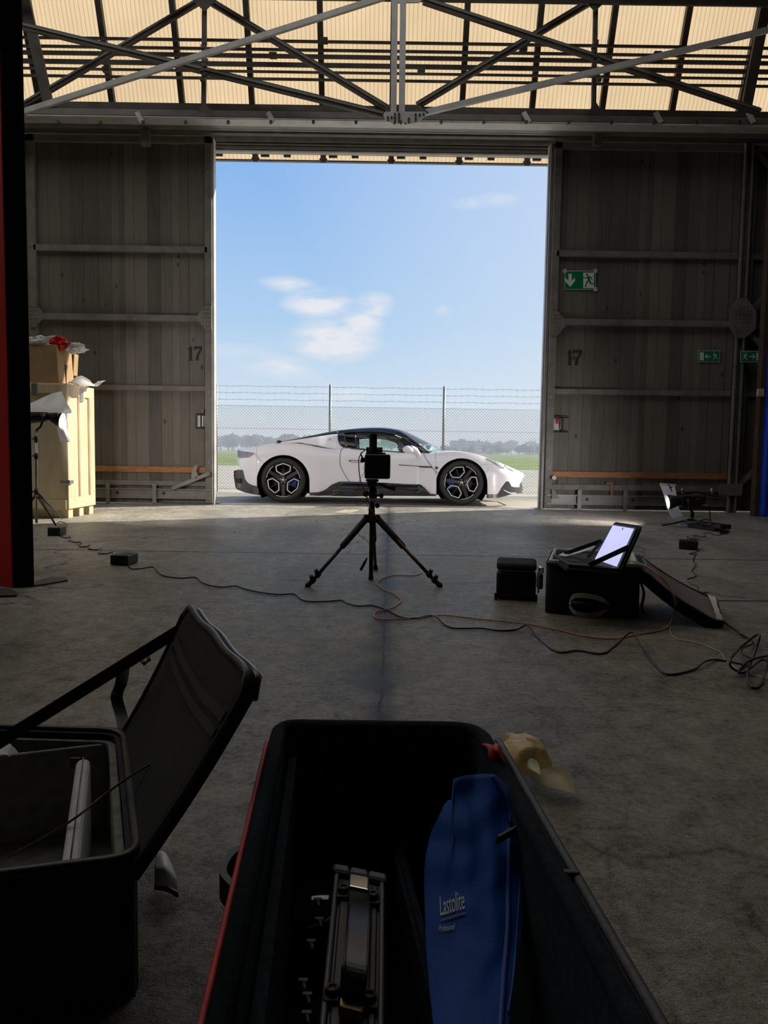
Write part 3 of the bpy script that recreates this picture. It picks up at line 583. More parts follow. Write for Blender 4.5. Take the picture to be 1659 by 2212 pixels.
# ================================================================ OUTSIDE
# chain link fence with barbed wire
FD = 14.6
fe = thing('chain_link_fence', 'galvanised chain-link fence topped with three strands of barbed wire behind the car', 'fence', (0, FD, 0))
fx = [P(px, 1000, FD).x for px in (467.5, 712, 956.5)]; fs = (fx[2] - fx[0]) / 2
zt_ = P(712, 833, FD).z; zm = P(712, 879, FD).z
for k in range(-3, 6):
    x = fx[0] + k * fs; b = MB(); b.cyl((x, FD, -.02), (x, FD, zt_), .024, seg=10); b.ball((x, FD, zt_), .027, sub=1); b.build('fence_post', 'galv', fe)
XL, XR = fx[0] - 3 * fs, fx[0] + 5 * fs
for z in (P(712, 836.5, FD - .03).z, P(712, 851, FD - .03).z, P(712, 865.5, FD - .03).z):
    b = MB(); x = XL; pts = []
    while x < XR: pts.append((x, FD - .03, z + .006 * math.sin(x * 9))); x += .12
    b.tube(pts, .0028, 4)
    x = XL
    while x < XR: b.bar((x, FD - .03, z - .014), (x + .012, FD - .03, z + .014), .003); b.bar((x + .012, FD - .03, z - .014), (x, FD - .03, z + .014), .003); x += .13
    b.build('barbed_wire', 'fence', fe)
b = MB(); pit = .058; z0 = .03; Hh = zm - z0; n = int((XR - XL + Hh) / pit)
for k in range(n):
    x = XL - Hh + k * pit
    for s in (1, -1):
        xa, xb = (x, x + Hh); za, zb = (z0, zm) if s > 0 else (zm, z0)
        if xa < XL: za += (XL - xa) * s; xa = XL
        if xb > XR: zb -= (xb - XR) * s; xb = XR
        if xb - xa > .02: b.bar((xa, FD + .004 * s, za), (xb, FD + .004 * s, zb), .0042)
o = b.build('mesh_wire', 'fence', fe, fix=False); o['kind'] = 'stuff'
for z in (zm, P(712, 928, FD).z, .05): b = MB(); b.tube([(XL, FD - .006, z), (XR, FD - .006, z)], .0035, 5); b.build('tension_wire', 'fence', fe)

# distant airfield: trees and buildings
def far(px, D): return P(px, 975, D).x
KT = [('round hazy tree standing in the distant treeline', 1.0), ('taller spreading tree rising above the distant treeline', 1.35), ('low broad bush at the far edge of the airfield', .6)]
proto = {}
def tree(px, D, h, kind, label):
    x = far(px, D)
    if kind not in proto:
        t = thing('tree', label, 'tree', (x, D, -.03), 'trees along the far edge of the airfield')
        b = MB()
        for k in range(7): a = k * .9; b.ball((x + math.cos(a) * .28, D + math.sin(a) * .2, .50 + .16 * math.sin(k * 2.1) + .1), (.26, .24, .22), .7, k + kind * 9, 2, 2.6, False)
        b.ball((x, D, .66), (.34, .3, .3), .7, kind, 3, 3.2, False); b.build('crown', 'leaf', t)
        b = MB(); b.tube([(x, D, -.03), (x + .01, D, .5)], [.04, .025], 6); b.build('trunk', 'bark', t); proto[kind] = t
        t.scale = (h, h, h); t.location = (x, D, -.03)
        return t
    s = proto[kind]; t = s.copy(); C.objects.link(t)
    for ch in [c for c in bpy.data.objects if c.parent == s]: c = ch.copy(); C.objects.link(c); c.parent = t
    t.location = (x, D, -.03); w = random.uniform(.9, 1.15); t.scale = (h * w, h * w, h); t.rotation_euler = (0, 0, random.uniform(0, 6)); t['label'] = label; return t
placed = []
def grow(n, xa, xb, hs, D0, D1, lab_, low):
    for i in range(n):
        for t in range(60):
            px = random.uniform(xa, xb); D = random.uniform(D0, D1); h = random.choice(hs); x = far(px, D); r = h * .62
            if all((x - a) ** 2 + (D - d) ** 2 > (r + q) ** 2 for a, d, q in placed): break
        else: continue
        placed.append((x, D, r)); tree(px, D, h, i % 3, lab_)
grow(24, 466, 705, [7, 8, 9, 10], 400, 560, 'hazy bluish tree in the far treeline left of the white car', 0)
grow(10, 715, 880, [7, 8, 9], 400, 520, 'hazy tree in the far treeline seen through the car cabin', 0)
grow(20, 955, 1185, [3.5, 4.5, 5.5], 380, 440, 'low hazy tree at the far airfield edge before the office blocks', 1)
grow(10, 1075, 1185, [8, 9.5], 520, 620, 'taller hazy tree rising behind the far low buildings', 1)
def building(x0, x1, y0, D, mat, label, floors, dep=14):
    a, c = far(x0, D), far(x1, D); h = P((x0 + x1) / 2, y0, D).z; t = thing('office_building', label, 'building', ((a + c) / 2, D, -.03))
    b = MB(); b.box((a, D, -.03), (c, D + dep, h)); b.build('wall', mat, t)
    for k in range(floors): z = h * (k + .45) / floors; b = MB(); b.box((a + .4, D - .08, z), (c - .4, D - .005, z + h / floors * .42)); b.build('window_band', 'bldglass', t)
    b = MB(); b.box((a + (c - a) * .35, D + 3, h), (a + (c - a) * .6, D + 8, h + 1.1)); b.build('roof_unit', mat, t)
    return t
building(975, 1027, 952, 470, 'bldblue', 'long blue-grey office block on the far side of the airfield', 4)
building(1028, 1044, 953, 466, 'bldbeige', 'beige-fronted block joined to the blue-grey office block', 4)
building(1046, 1060, 955, 500, 'bldblue', 'narrow blue-grey block right of the beige-fronted one', 4)
building(1063, 1078, 960, 470, 'bldbeige', 'small pale building at the right end of the far office blocks', 2)
building(1143, 1165, 962, 470, 'bldblue', 'low dark building at the far right of the airfield', 2)
building(1052, 1066, 973, 385, 'bldbeige', 'tiny pale shed on the grass before the office blocks', 1, 4)
for px, y0, lb in ((1146, 952, 'thin lattice crane mast with jib above the far buildings'), (1156, 948, 'thin lattice mast standing by the low far right building')):
    D = 540 if px < 1150 else 600; x = far(px, D); h = P(px, y0, D).z; t = thing('crane', lb, 'crane', (x, D, 0)); b = MB(); b.bar((x, D, 0), (x, D, h), .5); b.build('mast', 'galv', t)
    b = MB(); b.bar((x - 5, D, h - 1), (x + 3, D, h - .8), .35); b.build('jib', 'galv', t)

m = bpy.data.materials.new('thin_haze'); m.use_nodes = True; t = m.node_tree; t.nodes.clear()
out = N(t, 'ShaderNodeOutputMaterial'); vs = N(t, 'ShaderNodeVolumeScatter'); vs.inputs['Color'].default_value = (.90, .94, 1, 1); vs.inputs['Density'].default_value = .0019; vs.inputs['Anisotropy'].default_value = .0; t.links.new(vs.outputs[0], out.inputs['Volume'])
b = MB(); b.box((-900, 60, -.02), (900, 1400, 26)); o = tag(b.build('haze', m), 'thin pale haze lying over the far airfield and treeline', 'haze'); o['kind'] = 'structure'
# ================================================================ THE CAR
CD = 11.62; CY = CD + .97                              # near flank and centre line
L_ = lambda x, y: (460 + x / 4.366, 900 + y / 4.366)
R_ = lambda x, y: (830 + x / 4.484, 900 + y / 4.484)
C_ = lambda x, y: (480 + x / 2.37, 900 + y / 2.37)
car = thing('sports_car', 'white low two-door sports coupe with black roof parked outside the open doors', 'car', (P(805, 1085, CD).x, CY, 0))
CXC = P(805, 1085, CD).x
def mir(p): return V((p.x, 2 * CY - p.y, p.z))
TOP = [L_(228, 302), L_(300, 298), L_(400, 284), L_(470, 268), L_(560, 255), L_(640, 249), L_(720, 248), L_(820, 254), L_(910, 268), L_(1000, 288), L_(1090, 300), L_(1180, 298), L_(1230, 290), L_(1330, 303), C_(760, 172), C_(850, 176), C_(960, 184), R_(400, 349), R_(480, 345), R_(560, 341), R_(640, 338), R_(720, 338), R_(800, 345), R_(860, 356), R_(920, 372), R_(1000, 402), R_(1080, 432), R_(1160, 463), R_(1240, 498), R_(1300, 525), R_(1345, 550), R_(1357, 565)]
Rc = L_(662, 610); Rr = 57.0; Fc = R_(750, 652); Fr = 55.6
BOT1 = [L_(228, 425), L_(240, 445), L_(262, 480), L_(280, 530), L_(300, 590), L_(340, 632), L_(380, 648), L_(416, 655)]
BOT2 = [L_(912, 716), L_(1000, 712), L_(1060, 690), L_(1120, 640), L_(1190, 612), L_(1300, 612), R_(0, 640), R_(200, 652), R_(355, 656), R_(395, 705), R_(430, 745), R_(505, 750)]
BOT3 = [R_(1000, 752), R_(1090, 752), R_(1140, 680), R_(1180, 626), R_(1210, 628), R_(1235, 680), R_(1310, 683), R_(1330, 620), R_(1357, 575)]
xs = []
x = L_(228, 0)[0]
segs = [('a', BOT1[0][0], BOT1[-1][0], 16), ('r', Rc[0] - Rr, Rc[0] + Rr, 44), ('b', BOT2[0][0], BOT2[-1][0], 60), ('f', Fc[0] - Fr, Fc[0] + Fr, 44), ('c', BOT3[0][0], BOT3[-1][0], 26)]
def botf(seg, x):
    if seg == 'a': return interp(BOT1, x)
    if seg == 'b': return interp(BOT2, x)
    if seg == 'c': return interp(BOT3, x)
    cx, cy, r = (*Rc, Rr) if seg == 'r' else (*Fc, Fr); return cy - math.sqrt(max(0, r * r - (x - cx) ** 2))
def plan(px):                                          # how far the flank curves in, seen from above
    i = 0
    if px > 1052: u = min(1, (px - 1052) / (1134.5 - 1052)); i = .90 * (1 - math.sqrt(max(0, 1 - u ** 2.6)))
    if px < 560: u = min(1, (560 - px) / 50); i = .22 * u ** 2
    if 690 < px < 930: i += .075 * math.sin((px - 690) / 240 * math.pi) ** .8
    return i
def flank(px, py, off=0):                              # point on the near flank
    t = sinterp(TOP, px); h = 1088 - t; s = (1088 - py) / h       # 0 bottom .. 1 shoulder
    i = plan(px)
    i += .11 * max(0, (s - .70) / .30) ** 2.0
    if s < .45: i += .05 * ((.45 - s) / .45) ** 2 * (1 if 690 < px < 930 else .35)
    # concave door upper, swelling haunches
    w = max(0, 1 - abs(s - .62) / .30)
    if 680 < px < 950: i += .030 * w * math.sin((px - 680) / 270 * math.pi)
    # side air outlet crease behind the front wheel
    if 905 < px < 945 and s < .72: i += .030 * max(0, 1 - abs((px - 905) / 40)) if px > 905 else 0
    return P(px, py, CD + i - off)
stat = []
for nm, a, c, n in segs:
    for k in range(n + 1):
        u = k / n; x = a + (c - a) * ((1 - math.cos(u * math.pi)) / 2 if nm in 'rf' else u); stat.append((x, botf(nm, x)))
NV = 22
def side_mesh(mirror):
    b = MB(); rows = []
    for px, pb in stat:
        pt = sinterp(TOP, px); pb = max(pb, pt + .3); row = []
        for j in range(NV + 1): p = flank(px, pb + (pt - pb) * (j / NV)); row.append(b.b.verts.new(mir(p) if mirror else p))
        rows.append(row)
    for a, c in zip(rows, rows[1:]):
        for j in range(NV):
            try: f = b.b.faces.new((a[j], c[j], c[j + 1], a[j + 1])); f.smooth = True
            except ValueError: pass
    return b, rows
b, rows = side_mesh(False)
rows2 = []
for r in rows: rows2.append([b.b.verts.new(mir(v.co)) for v in r])
for a, c in zip(rows2, rows2[1:]):
    for j in range(NV):
        f = b.b.faces.new((a[j], c[j], c[j + 1], a[j + 1])); f.smooth = True
ND = 10; deck = []
for r, q in zip(rows, rows2):
    p0, p1 = r[-1].co, q[-1].co; line = [r[-1]]
    for k in range(1, ND):
        u = k / ND; s = math.sin(u * math.pi); p = p0.lerp(p1, u); p.z += -.02 * s if 880 < 0 else .012 * s; line.append(b.b.verts.new(p))
    line.append(q[-1]); deck.append(line)
for a, c in zip(deck, deck[1:]):
    for k in range(ND): f = b.b.faces.new((a[k], c[k], c[k + 1], a[k + 1])); f.smooth = True
for R0, R1 in ((rows[0], rows2[0]), (rows[-1], rows2[-1])):
    for j in range(NV): f = b.b.faces.new((R0[j], R0[j + 1], R1[j + 1], R1[j]))
o = b.build('body_shell', 'paint', car)
# patch: a panel laid on the flank between a top and a bottom line
def patch(name, mat, top, bot, off=.006, n=40, m=6, fn=None, both=True, parent=None, thick=.006):
    fn = fn or flank; x0, x1 = max(top[0][0], bot[0][0]), min(top[-1][0], bot[-1][0])
    for mi in ((False, True) if both else (False,)):
        b = MB()
        def f(u, v):
            x = x0 + (x1 - x0) * u; p = fn(x, interp(top, x) + (interp(bot, x) - interp(top, x)) * v, off); return mir(p) if mi else p
        b.grid(f, n, m)
        o = b.build(name, mat, parent or car, fix=False); md = o.modifiers.new('thickness', 'SOLIDIFY'); md.thickness = thick; md.offset = 0
    return o
def line_on(name, mat, pts, r=.004, off=.0, fn=None, n=5, parent=None, seg=6):
    fn = fn or flank; q = [V((x, y, 0)) for x, y in pts]; q = spline(q, n); b = MB(); b.tube([fn(p.x, p.y, off) for p in q], r, seg); return b.build(name, mat, parent or car)
# dark sills
patch('side_sill', 'carbon', [L_(912, 716), L_(1000, 712), L_(1060, 690), L_(1120, 640), L_(1190, 612), L_(1300, 612), R_(0, 640), R_(200, 652), R_(355, 656), R_(395, 705), R_(430, 745), R_(505, 752)],
      [L_(912, 742), L_(1000, 746), L_(1300, 752), R_(0, 766), R_(200, 768), R_(520, 770)], .004, 60, 6)
patch('sill_blade', 'gloss', [L_(1125, 720), L_(1140, 690), L_(1235, 614), L_(1300, 616), R_(0, 645), R_(350, 658), R_(385, 690)], [L_(1125, 724), L_(1160, 697), L_(1330, 697), R_(0, 690), R_(200, 712), R_(290, 720), R_(385, 700)], .016, 50, 4)
line_on('sill_edge', 'steel', [L_(1130, 718), L_(1165, 694), L_(1330, 694)], .003, .03)
line_on('sill_edge', 'steel', [L_(900, 748), L_(1100, 742), L_(1180, 706)], .0035, .02)
patch('sill_vane', 'carbon', [R_(300, 742), R_(372, 672), R_(440, 742)], [R_(300, 752), R_(372, 745), R_(440, 750)], .03, 20, 3)
# rear bumper and diffuser
b = MB()
def rb(px, py): i = plan(px) * .8; return P(px, py, CD + i + .01)
tp = [L_(196, 512), L_(235, 500), L_(280, 500), L_(300, 590), L_(340, 634), L_(416, 655), L_(432, 690)]; bt = [L_(196, 560), L_(212, 600), L_(210, 660), L_(222, 685), L_(300, 715), L_(420, 740), L_(433, 742)]
x0, x1 = tp[0][0], tp[-1][0]
for mi in (0, 1): b.grid(lambda u, v: (lambda p: mir(p) if mi else p)(rb(x0 + (x1 - x0) * u, interp(tp, x0 + (x1 - x0) * u) + (interp(bt, x0 + (x1 - x0) * u) - interp(tp, x0 + (x1 - x0) * u)) * v)), 24, 8)
p = rb(*tp[0]); q = rb(*bt[0]); b.face([p, q, mir(q), mir(p)])
p2 = rb(*bt[2]); b.face([q, p2, mir(p2), mir(q)]); p3 = rb(*bt[-1]); b.face([p2, p3, mir(p3), mir(p2)])
b.build('rear_bumper', 'carbon', car)
b = MB(); b.prism([P(*L_(x, y), CD + .12) for x, y in [(205, 628), (262, 628), (285, 600), (305, 678), (228, 670)]], (0, .25, 0)); b.prism([mir(P(*L_(x, y), CD + .12)) for x, y in [(205, 628), (262, 628), (285, 600), (305, 678), (228, 670)]], (0, -.25, 0)); b.build('diffuser_fin', 'steelgrey', car)
b = MB(); b.prism([P(*L_(x, y), CD + .10) for x, y in [(214, 582), (258, 582), (262, 628), (224, 628)]], (0, .02, 0)); b.build('bumper_vent', 'ink', car)
# front splitter
sp1 = [R_(990, 785), R_(1060, 752), R_(1095, 752), R_(1140, 690), R_(1182, 628), R_(1212, 630), R_(1238, 684), R_(1310, 688), R_(1330, 640), R_(1342, 680)]
b = MB(); tps = [R_(990, 752), R_(1095, 752), R_(1180, 626), R_(1210, 628), R_(1236, 682), R_(1310, 686), R_(1332, 615), R_(1340, 690), R_(1345, 722)]
bts = [R_(990, 788), R_(1100, 788), R_(1180, 768), R_(1240, 748), R_(1330, 742), R_(1345, 738)]
def spf(x, y, off=0): return P(x, y, CD + plan(x) * .9 + .015 - off)
x0, x1 = tps[0][0], tps[-1][0]
for mi in (0, 1): b.grid(lambda u, v: (lambda p: mir(p) if mi else p)(spf(x0 + (x1 - x0) * u, interp(tps, x0 + (x1 - x0) * u) + (interp(bts, x0 + (x1 - x0) * u) - interp(tps, x0 + (x1 - x0) * u)) * v)), 40, 6)
p, q = spf(*tps[-1]), spf(*bts[-1]); b.face([p, q, mir(q), mir(p)])
b.build('front_splitter', 'carbon', car)
b = MB(); b.tube([spf(*s, .012) for s in [R_(1140, 700), R_(1175, 722), R_(1215, 742), R_(1260, 742), R_(1344, 724)]], .006, 6); b.build('splitter_edge', 'steel', car)
b = MB(); b.ball(spf(*R_(1020, 768), .004), .012, sub=2); b.build('marker_lamp', 'rimsilver', car)
# floor pan
a, c = P(*L_(300, 700), CD + .25), P(*R_(1090, 765), CD + .25); b = MB(); b.box((a.x, CD + .25, c.z + .01), (c.x, 2 * CY - CD - .25, c.z + .10)); b.build('floor_pan', 'blackmatte', car)
for (cx, cy), r in ((Rc, Rr), (Fc, Fr)):
    for mi in (0, 1):
        b = MB(); ctr_ = P(cx, cy, CD + .16); rr = r * CD / 1660 * .99; pts = [ctr_ + V((math.cos(t) * rr, 0, math.sin(t) * rr)) for t in [math.radians(-40 + k * 260 / 24) for k in range(25)]]
        g = lambda u, v: (lambda p: mir(p) if mi else p)(pts[int(round(u * 24))] + V((0, -.14 + v * .42, 0)))
        b.grid(g, 24, 1)
        vs = [(mir(p) if mi else p) + V((0, (.28 if not mi else -.28), 0)) for p in pts]; b.face(vs); b.build('wheel_arch_liner', 'blackmatte', car)
# ---- wheels
TR = .345
def wheel(cx, cy, rot, front, mi):
    hub = P(cx, cy, CD + .03); hub = V((hub.x, CD + .03, TR))
    s = 1
    if mi: hub = mir(hub); s = -1
    w = thing_part('wheel', hub)
    b = MB(); wd = .25 if front else .30
    b.lathe([(.262, 0.012), (.275, .0), (.30, -.004), (.325, .006), (.340, .022), (TR, .045), (TR, wd - .045), (.338, wd - .015), (.30, wd), (.25, wd)], hub, (0, s, 0), 64); b.build('tyre', 'tyre', w)
    b = MB(); b.lathe([(.264, .012), (.256, .022), (.248, .05), (.236, .12), (.238, wd - .02), (.255, wd)], hub, (0, s, 0), 64); b.build('rim_barrel', 'gloss', w)
    def q(a, r, d=0): return hub + V((math.cos(a) * r, s * d, math.sin(a) * r))
    b = MB(); b.lathe([(.0, .02), (.05, .02), (.062, .035), (.062, .09)], hub, (0, s, 0), 24); b.build('hub', 'gloss', w)
    b = MB(); b.lathe([(.0, .014), (.026, .014), (.028, .022)], hub, (0, s, 0), 20); b.build('hub_cap', 'steel', w)
    b = MB()
    for k in range(5): a = k * 2 * math.pi / 5 + .3; b.cyl(q(a, .045, .016), q(a, .045, .04), .008, seg=6)
    b.build('wheel_bolts', 'steel', w)
    b = MB(); b.lathe([(.06, .12), (.185, .12), (.185, .15), (.06, .15)], hub, (0, s, 0), 40); b.build('brake_disc', 'disc', w)
    am = math.radians(180 if front else 0); b = MB()
    arcp = [(am + math.radians(-32 + i * 8)) for i in range(9)]
    b.prism([q(a, .20, .085) for a in arcp] + [q(a, .125, .085) for a in arcp[::-1]], (0, s * .07, 0)); b.build('brake_caliper', 'caliper', w)
    for k in range(3):
        a0 = rot + k * 2 * math.pi / 3; D_ = math.radians
        hexp = [(a0, .080), (a0 + D_(37), .165), (a0 + D_(27.5), .236), (a0, .249), (a0 - D_(27.5), .236), (a0 - D_(37), .165)]
        pts = [q(a, r, .018) for a, r in hexp]; b = MB(); wv = .0085
        for i in range(6): p0, p1 = pts[i], pts[(i + 1) % 6]; b.bar(p0, p1, wv * 1.3, .012, up=(0, 1, 0))
        b.build('silver_spoke', 'rimsilver', w)
        b = MB()
        for i in range(6):
            c2 = sum(pts, V()) / 6; p0, p1 = pts[i] + (pts[i] - c2) * .07, pts[(i + 1) % 6] + (pts[(i + 1) % 6] - c2) * .07; b.bar(p0 + V((0, s * .02, 0)), p1 + V((0, s * .02, 0)), .026, .035, up=(0, 1, 0))
        b.bar(q(a0, .085, .05), q(a0, .245, .035), .009, .02, up=(0, 1, 0)); b.build('black_spoke', 'black', w)
        b = MB(); a1 = a0 + D_(60); ar = [a1 + D_(-24 + i * 6) for i in range(9)]
        b.tube([q(a, .254, .012) for a in ar], .0045, 6); b.build('silver_arc', 'rimsilver', w)
        b = MB(); b.bar(q(a1, .05, .045), q(a1, .262, .03), .05, .02, up=(0, 1, 0)); b.build('black_spoke', 'black', w)
    return w
def thing_part(name, loc):
    o = bpy.data.objects.new(name, None); C.objects.link(o); o.parent = car; o.location = V(loc) - ORG[car.name]; ORG[o.name] = V(loc); o.empty_display_size = .1; return o
for cx, cy, rot, fr in ((Rc[0] - .2, Rc[1], math.pi / 2, False), (Fc[0] - .2, Fc[1], math.radians(113), True)):
    for mi in (0, 1): wheel(cx, cy, rot, fr, mi)
# ---- greenhouse
ROOF = [C_(300, 126), C_(400, 107), C_(500, 86), C_(560, 74), C_(640, 64), C_(720, 57), C_(800, 55), C_(860, 59), C_(930, 74), C_(975, 93), C_(1030, 121), C_(1090, 151), C_(1136, 176)]
BELT = lambda px: sinterp(TOP, px)
def gh(px, py, off=0):                                 # tumblehome surface between shoulder and roof edge
    t = BELT(px); s = max(0, min(1.3, (t - py) / 46.0)); return P(px, py, CD + .11 + plan(px) + .24 * s ** 1.25 - off)
def rail(px): return gh(px, interp_roof(px) + 3.0)
def interp_roof(px): return sinterp(ROOF, px)
def roofmesh(name, mat, xa, xb, n, crown=.045, off=0):
    b = MB()
    def f(u, v):
        x = xa + (xb - xa) * u; p = rail(x); q = mir(p); r = p.lerp(q, v); r.z += crown * math.sin(v * math.pi) ** .7 + off; return r
    b.grid(f, n, 14); o = b.build(name, mat, car, fix=False); return o
xw = C_(930, 0)[0]
o = roofmesh('roof', 'gloss', C_(545, 0)[0], C_(907, 0)[0], 40); md = o.modifiers.new('t', 'SOLIDIFY'); md.thickness = .02
o = roofmesh('engine_cover', 'gloss', C_(275, 0)[0], C_(545, 0)[0], 20, .02); md = o.modifiers.new('t', 'SOLIDIFY'); md.thickness = .015
PIL = [C_(885, 63), C_(905, 71), C_(930, 84), C_(960, 104), C_(1000, 136), C_(1040, 168), C_(1064, 184)]
WSC = [C_(905, 66), C_(930, 74), C_(975, 93), C_(1030, 121), C_(1090, 151), C_(1138, 177)]
b = MB()
def wsf(u, v):
    xe = PIL[0][0] + (PIL[-1][0] - PIL[0][0]) * u; e = gh(xe, sinterp(PIL, xe)); xk = WSC[0][0] + (WSC[-1][0] - WSC[0][0]) * u; c = P(xk, sinterp(WSC, xk), CY)
    s = math.sin(v * math.pi) ** .75; q = e.lerp(mir(e), v); return V((e.x + (c.x - e.x) * s, q.y, e.z + (c.z - e.z) * s))
b.grid(wsf, 24, 16); b.build('windscreen', 'cshield', car, fix=False)
def ghpatch(name, mat, top, bot, off=0, n=30, m=6, thick=.012, both=True): return patch(name, mat, [C_(*p) for p in top], [C_(*p) for p in bot], off, n, m, gh, both, None, thick)
roofline = [((x - 480) * 2.37, (y - 900) * 2.37 + 6) for x, y in ROOF]
rl = lambda x: sinterp(roofline, x)
def rlr(a, c, n=14, d=0): return [(a + (c - a) * i / n, rl(a + (c - a) * i / n) + d) for i in range(n + 1)]
# roof rail (black) above the door glass, runs down the windscreen pillar to the cowl
up = [(590, 88), (640, 83), (700, 80), (760, 79), (830, 83), (880, 93), (930, 115), (980, 146), (1015, 172), (1035, 184)]
ghpatch('roof_rail', 'gloss', rlr(585, 880, 24, -3) + [(905, 70), (930, 83), (960, 103), (1000, 135), (1040, 167), (1062, 183)], [(585, 90)] + up + [(1062, 186)], .004, 60, 4)
# engine-cover side strip
ghpatch('rear_roof_trim', 'gloss', rlr(285, 592, 20, -3), [(285, 133), (340, 124), (420, 112), (500, 100), (560, 91), (592, 89)], .006, 30, 2)
# white quarter panel behind the door glass
ghpatch('quarter_panel', 'paint', [(300, 131), (340, 124), (420, 112), (500, 100), (560, 91), (592, 90)], [(300, 136), (400, 133), (470, 145), (540, 160), (592, 165)], .004, 30, 10)
ghpatch('quarter_panel', 'paint', [(590, 90), (592, 118), (597, 138), (608, 152), (618, 156)], [(590, 165), (618, 166)], .004, 14, 4)
# dark B pillar with small rear glass, door glass, inner frame
ghpatch('side_pillar', 'gloss', [(591, 90), (624, 86), (640, 160)], [(591, 92), (597, 138), (608, 150), (620, 153), (640, 162)], .008, 20, 6)
ghpatch('rear_side_glass', 'cdark', [(622, 86), (684, 82)], [(622, 154), (684, 163)], .0, 12, 6, .004)
ghpatch('door_frame', 'gloss', [(622, 85), (700, 80), (760, 79), (830, 83), (880, 93), (930, 115), (980, 146), (1015, 176)], [(622, 90), (684, 108), (700, 107), (760, 103), (840, 110), (890, 125), (925, 150), (940, 168), (1015, 183)], -.01, 50, 4)
ghpatch('door_frame', 'gloss', [(655, 158), (700, 162), (800, 171), (905, 179), (1015, 180)], [(655, 164), (700, 168), (800, 177), (905, 185), (1030, 187)], .004, 40, 2)
ghpatch('door_frame', 'gloss', [(664, 84), (686, 84)], [(664, 165), (688, 166)], -.012, 6, 6)
ghpatch('door_frame', 'gloss', [(905, 152), (920, 148), (934, 160), (975, 168), (1015, 178)], [(905, 156), (918, 181), (975, 184), (1015, 185)], .002, 20, 3)
ghpatch('door_glass', 'cglass', [(684, 92), (760, 86), (840, 93), (900, 112), (935, 150)], [(684, 167), (760, 173), (840, 179), (900, 183), (935, 184)], .0, 40, 8, .004)
# cabin inside
for mi in (0, 1):
    b = MB(); q = lambda x, y: P(*C_(x, y), CD + .42)
    b.prism([q(x, y) for x, y in [(636, 162), (645, 130), (655, 118), (668, 114), (680, 122), (684, 140), (690, 172), (640, 175)]], (0, .34, 0))
    if mi:
        for v in b.b.verts: v.co = mir(v.co)
    b.build('seat_back', 'blackmatte', car)
b = MB(); c = P(*C_(912, 172), CD + .55); b.lathe([(.14 + .012 * math.cos(a), .012 * math.sin(a)) for a in [k * math.pi / 4 for k in range(9)]], c, (1, 0, .35), 28); b.build('steering_wheel', 'blackmatte', car)
b = MB(); a = P(*C_(925, 182), CD + .2); c = P(*C_(1080, 182), CD + .2); b.prism([a, a + V((.08, 0, .06)), c + V((0, 0, .005)), c - V((0, 0, .05)), a - V((0, 0, .05))], (0, 1.5, 0)); b.build('dashboard', 'blackmatte', car)
# antenna fin, wiper, mirror
b = MB(); c = P(*C_(280, 131), CY - .1); b.prism([c, c + V((.11, 0, .0)), c + V((.06, 0, .028)), c + V((.01, 0, .03))], (0, .04, 0)); b.build('roof_antenna', 'gloss', car)
b = MB(); b.tube([gh(*C_(1036, 180), .03), P(*C_(1060, 177), CY - .5), P(*C_(1112, 170), CY - .2), P(*C_(1140, 178), CY)], .006, 6); b.build('wiper', 'black', car)
mirp = [C_(926, 168), C_(928, 154), C_(938, 147), C_(955, 146), C_(974, 153), C_(990, 164), C_(1005, 180), C_(1016, 200), C_(1017, 205), C_(998, 208), C_(988, 194), C_(975, 188), C_(950, 189), C_(935, 184)]
for mi in (0, 1):
    b = MB(); c0 = P(*C_(952, 168), CD - .06); b.ball(c0, (.085, .085, .058), 0, 0, 3)
    for v in b.b.verts: v.co.z -= max(0, (v.co.x - c0.x)) * .25; v.co.z += max(0, -(v.co.x - c0.x)) * .0
    b.tube(spline([P(*C_(965, 163), CD - .05), P(*C_(986, 172), CD - .02), P(*C_(1000, 188), CD + .04), P(*C_(1008, 206), CD + .10)], 5), [.055] + [.05] * 6 + [.042] * 5 + [.035] * 4, 12)
    if mi:
        for v in b.b.verts: v.co = mir(v.co)
    lab(b.build('wing_mirror', 'paint', car), 'white wing mirror')
# lamps
patch('tail_lamp', 'tail', [L_(232, 318), L_(330, 334), L_(392, 342)], [L_(232, 320 + 55), L_(250, 390), L_(345, 382), L_(392, 345)], .006, 20, 6)
line_on('tail_lamp_line', 'steel', [L_(236, 340), L_(290, 348), L_(335, 352)], .004, .016)
patch('headlamp', 'headlamp', [R_(985, 402), R_(1040, 412), R_(1090, 440), R_(1165, 498)], [R_(985, 404), R_(1040, 436), R_(1090, 468), R_(1130, 490), R_(1165, 502)], .008, 20, 5)
line_on('headlamp_strip', 'rimsilver', [R_(1010, 414), R_(1060, 438), R_(1105, 468), R_(1140, 490)], .005, .02)
patch('headlamp', 'headlamp', [R_(1165, 468), R_(1210, 492), R_(1250, 526)], [R_(1165, 474), R_(1210, 512), R_(1250, 530)], .01, 10, 3)
# shut lines and trim
line_on('door_shut_line', 'ink', [L_(1228, 290), L_(1205, 330), L_(1197, 400), L_(1205, 470), L_(1240, 540), L_(1285, 612), L_(1330, 690), L_(1350, 745)], .0035, .002)
line_on('door_shut_line', 'ink', [R_(378, 352), R_(400, 400), R_(440, 455), R_(480, 510), R_(522, 550)], .0035, .002)
line_on('bumper_shut_line', 'ink', [L_(390, 345), L_(430, 390), L_(478, 440)], .002, .001)
line_on('bumper_shut_line', 'steelgrey', [R_(930, 468), R_(1000, 463), R_(1060, 462)], .0015, .0)
line_on('haunch_crease', 'paint', [L_(930, 280), L_(1000, 305), L_(1090, 328), L_(1175, 340)], .010, -.002)
patch('side_strip', 'ink', [R_(142, 464), R_(330, 477), R_(345, 478), R_(465, 486)], [R_(142, 471), R_(330, 482), R_(345, 489), R_(465, 497)], .006, 24, 2)
b = MB()
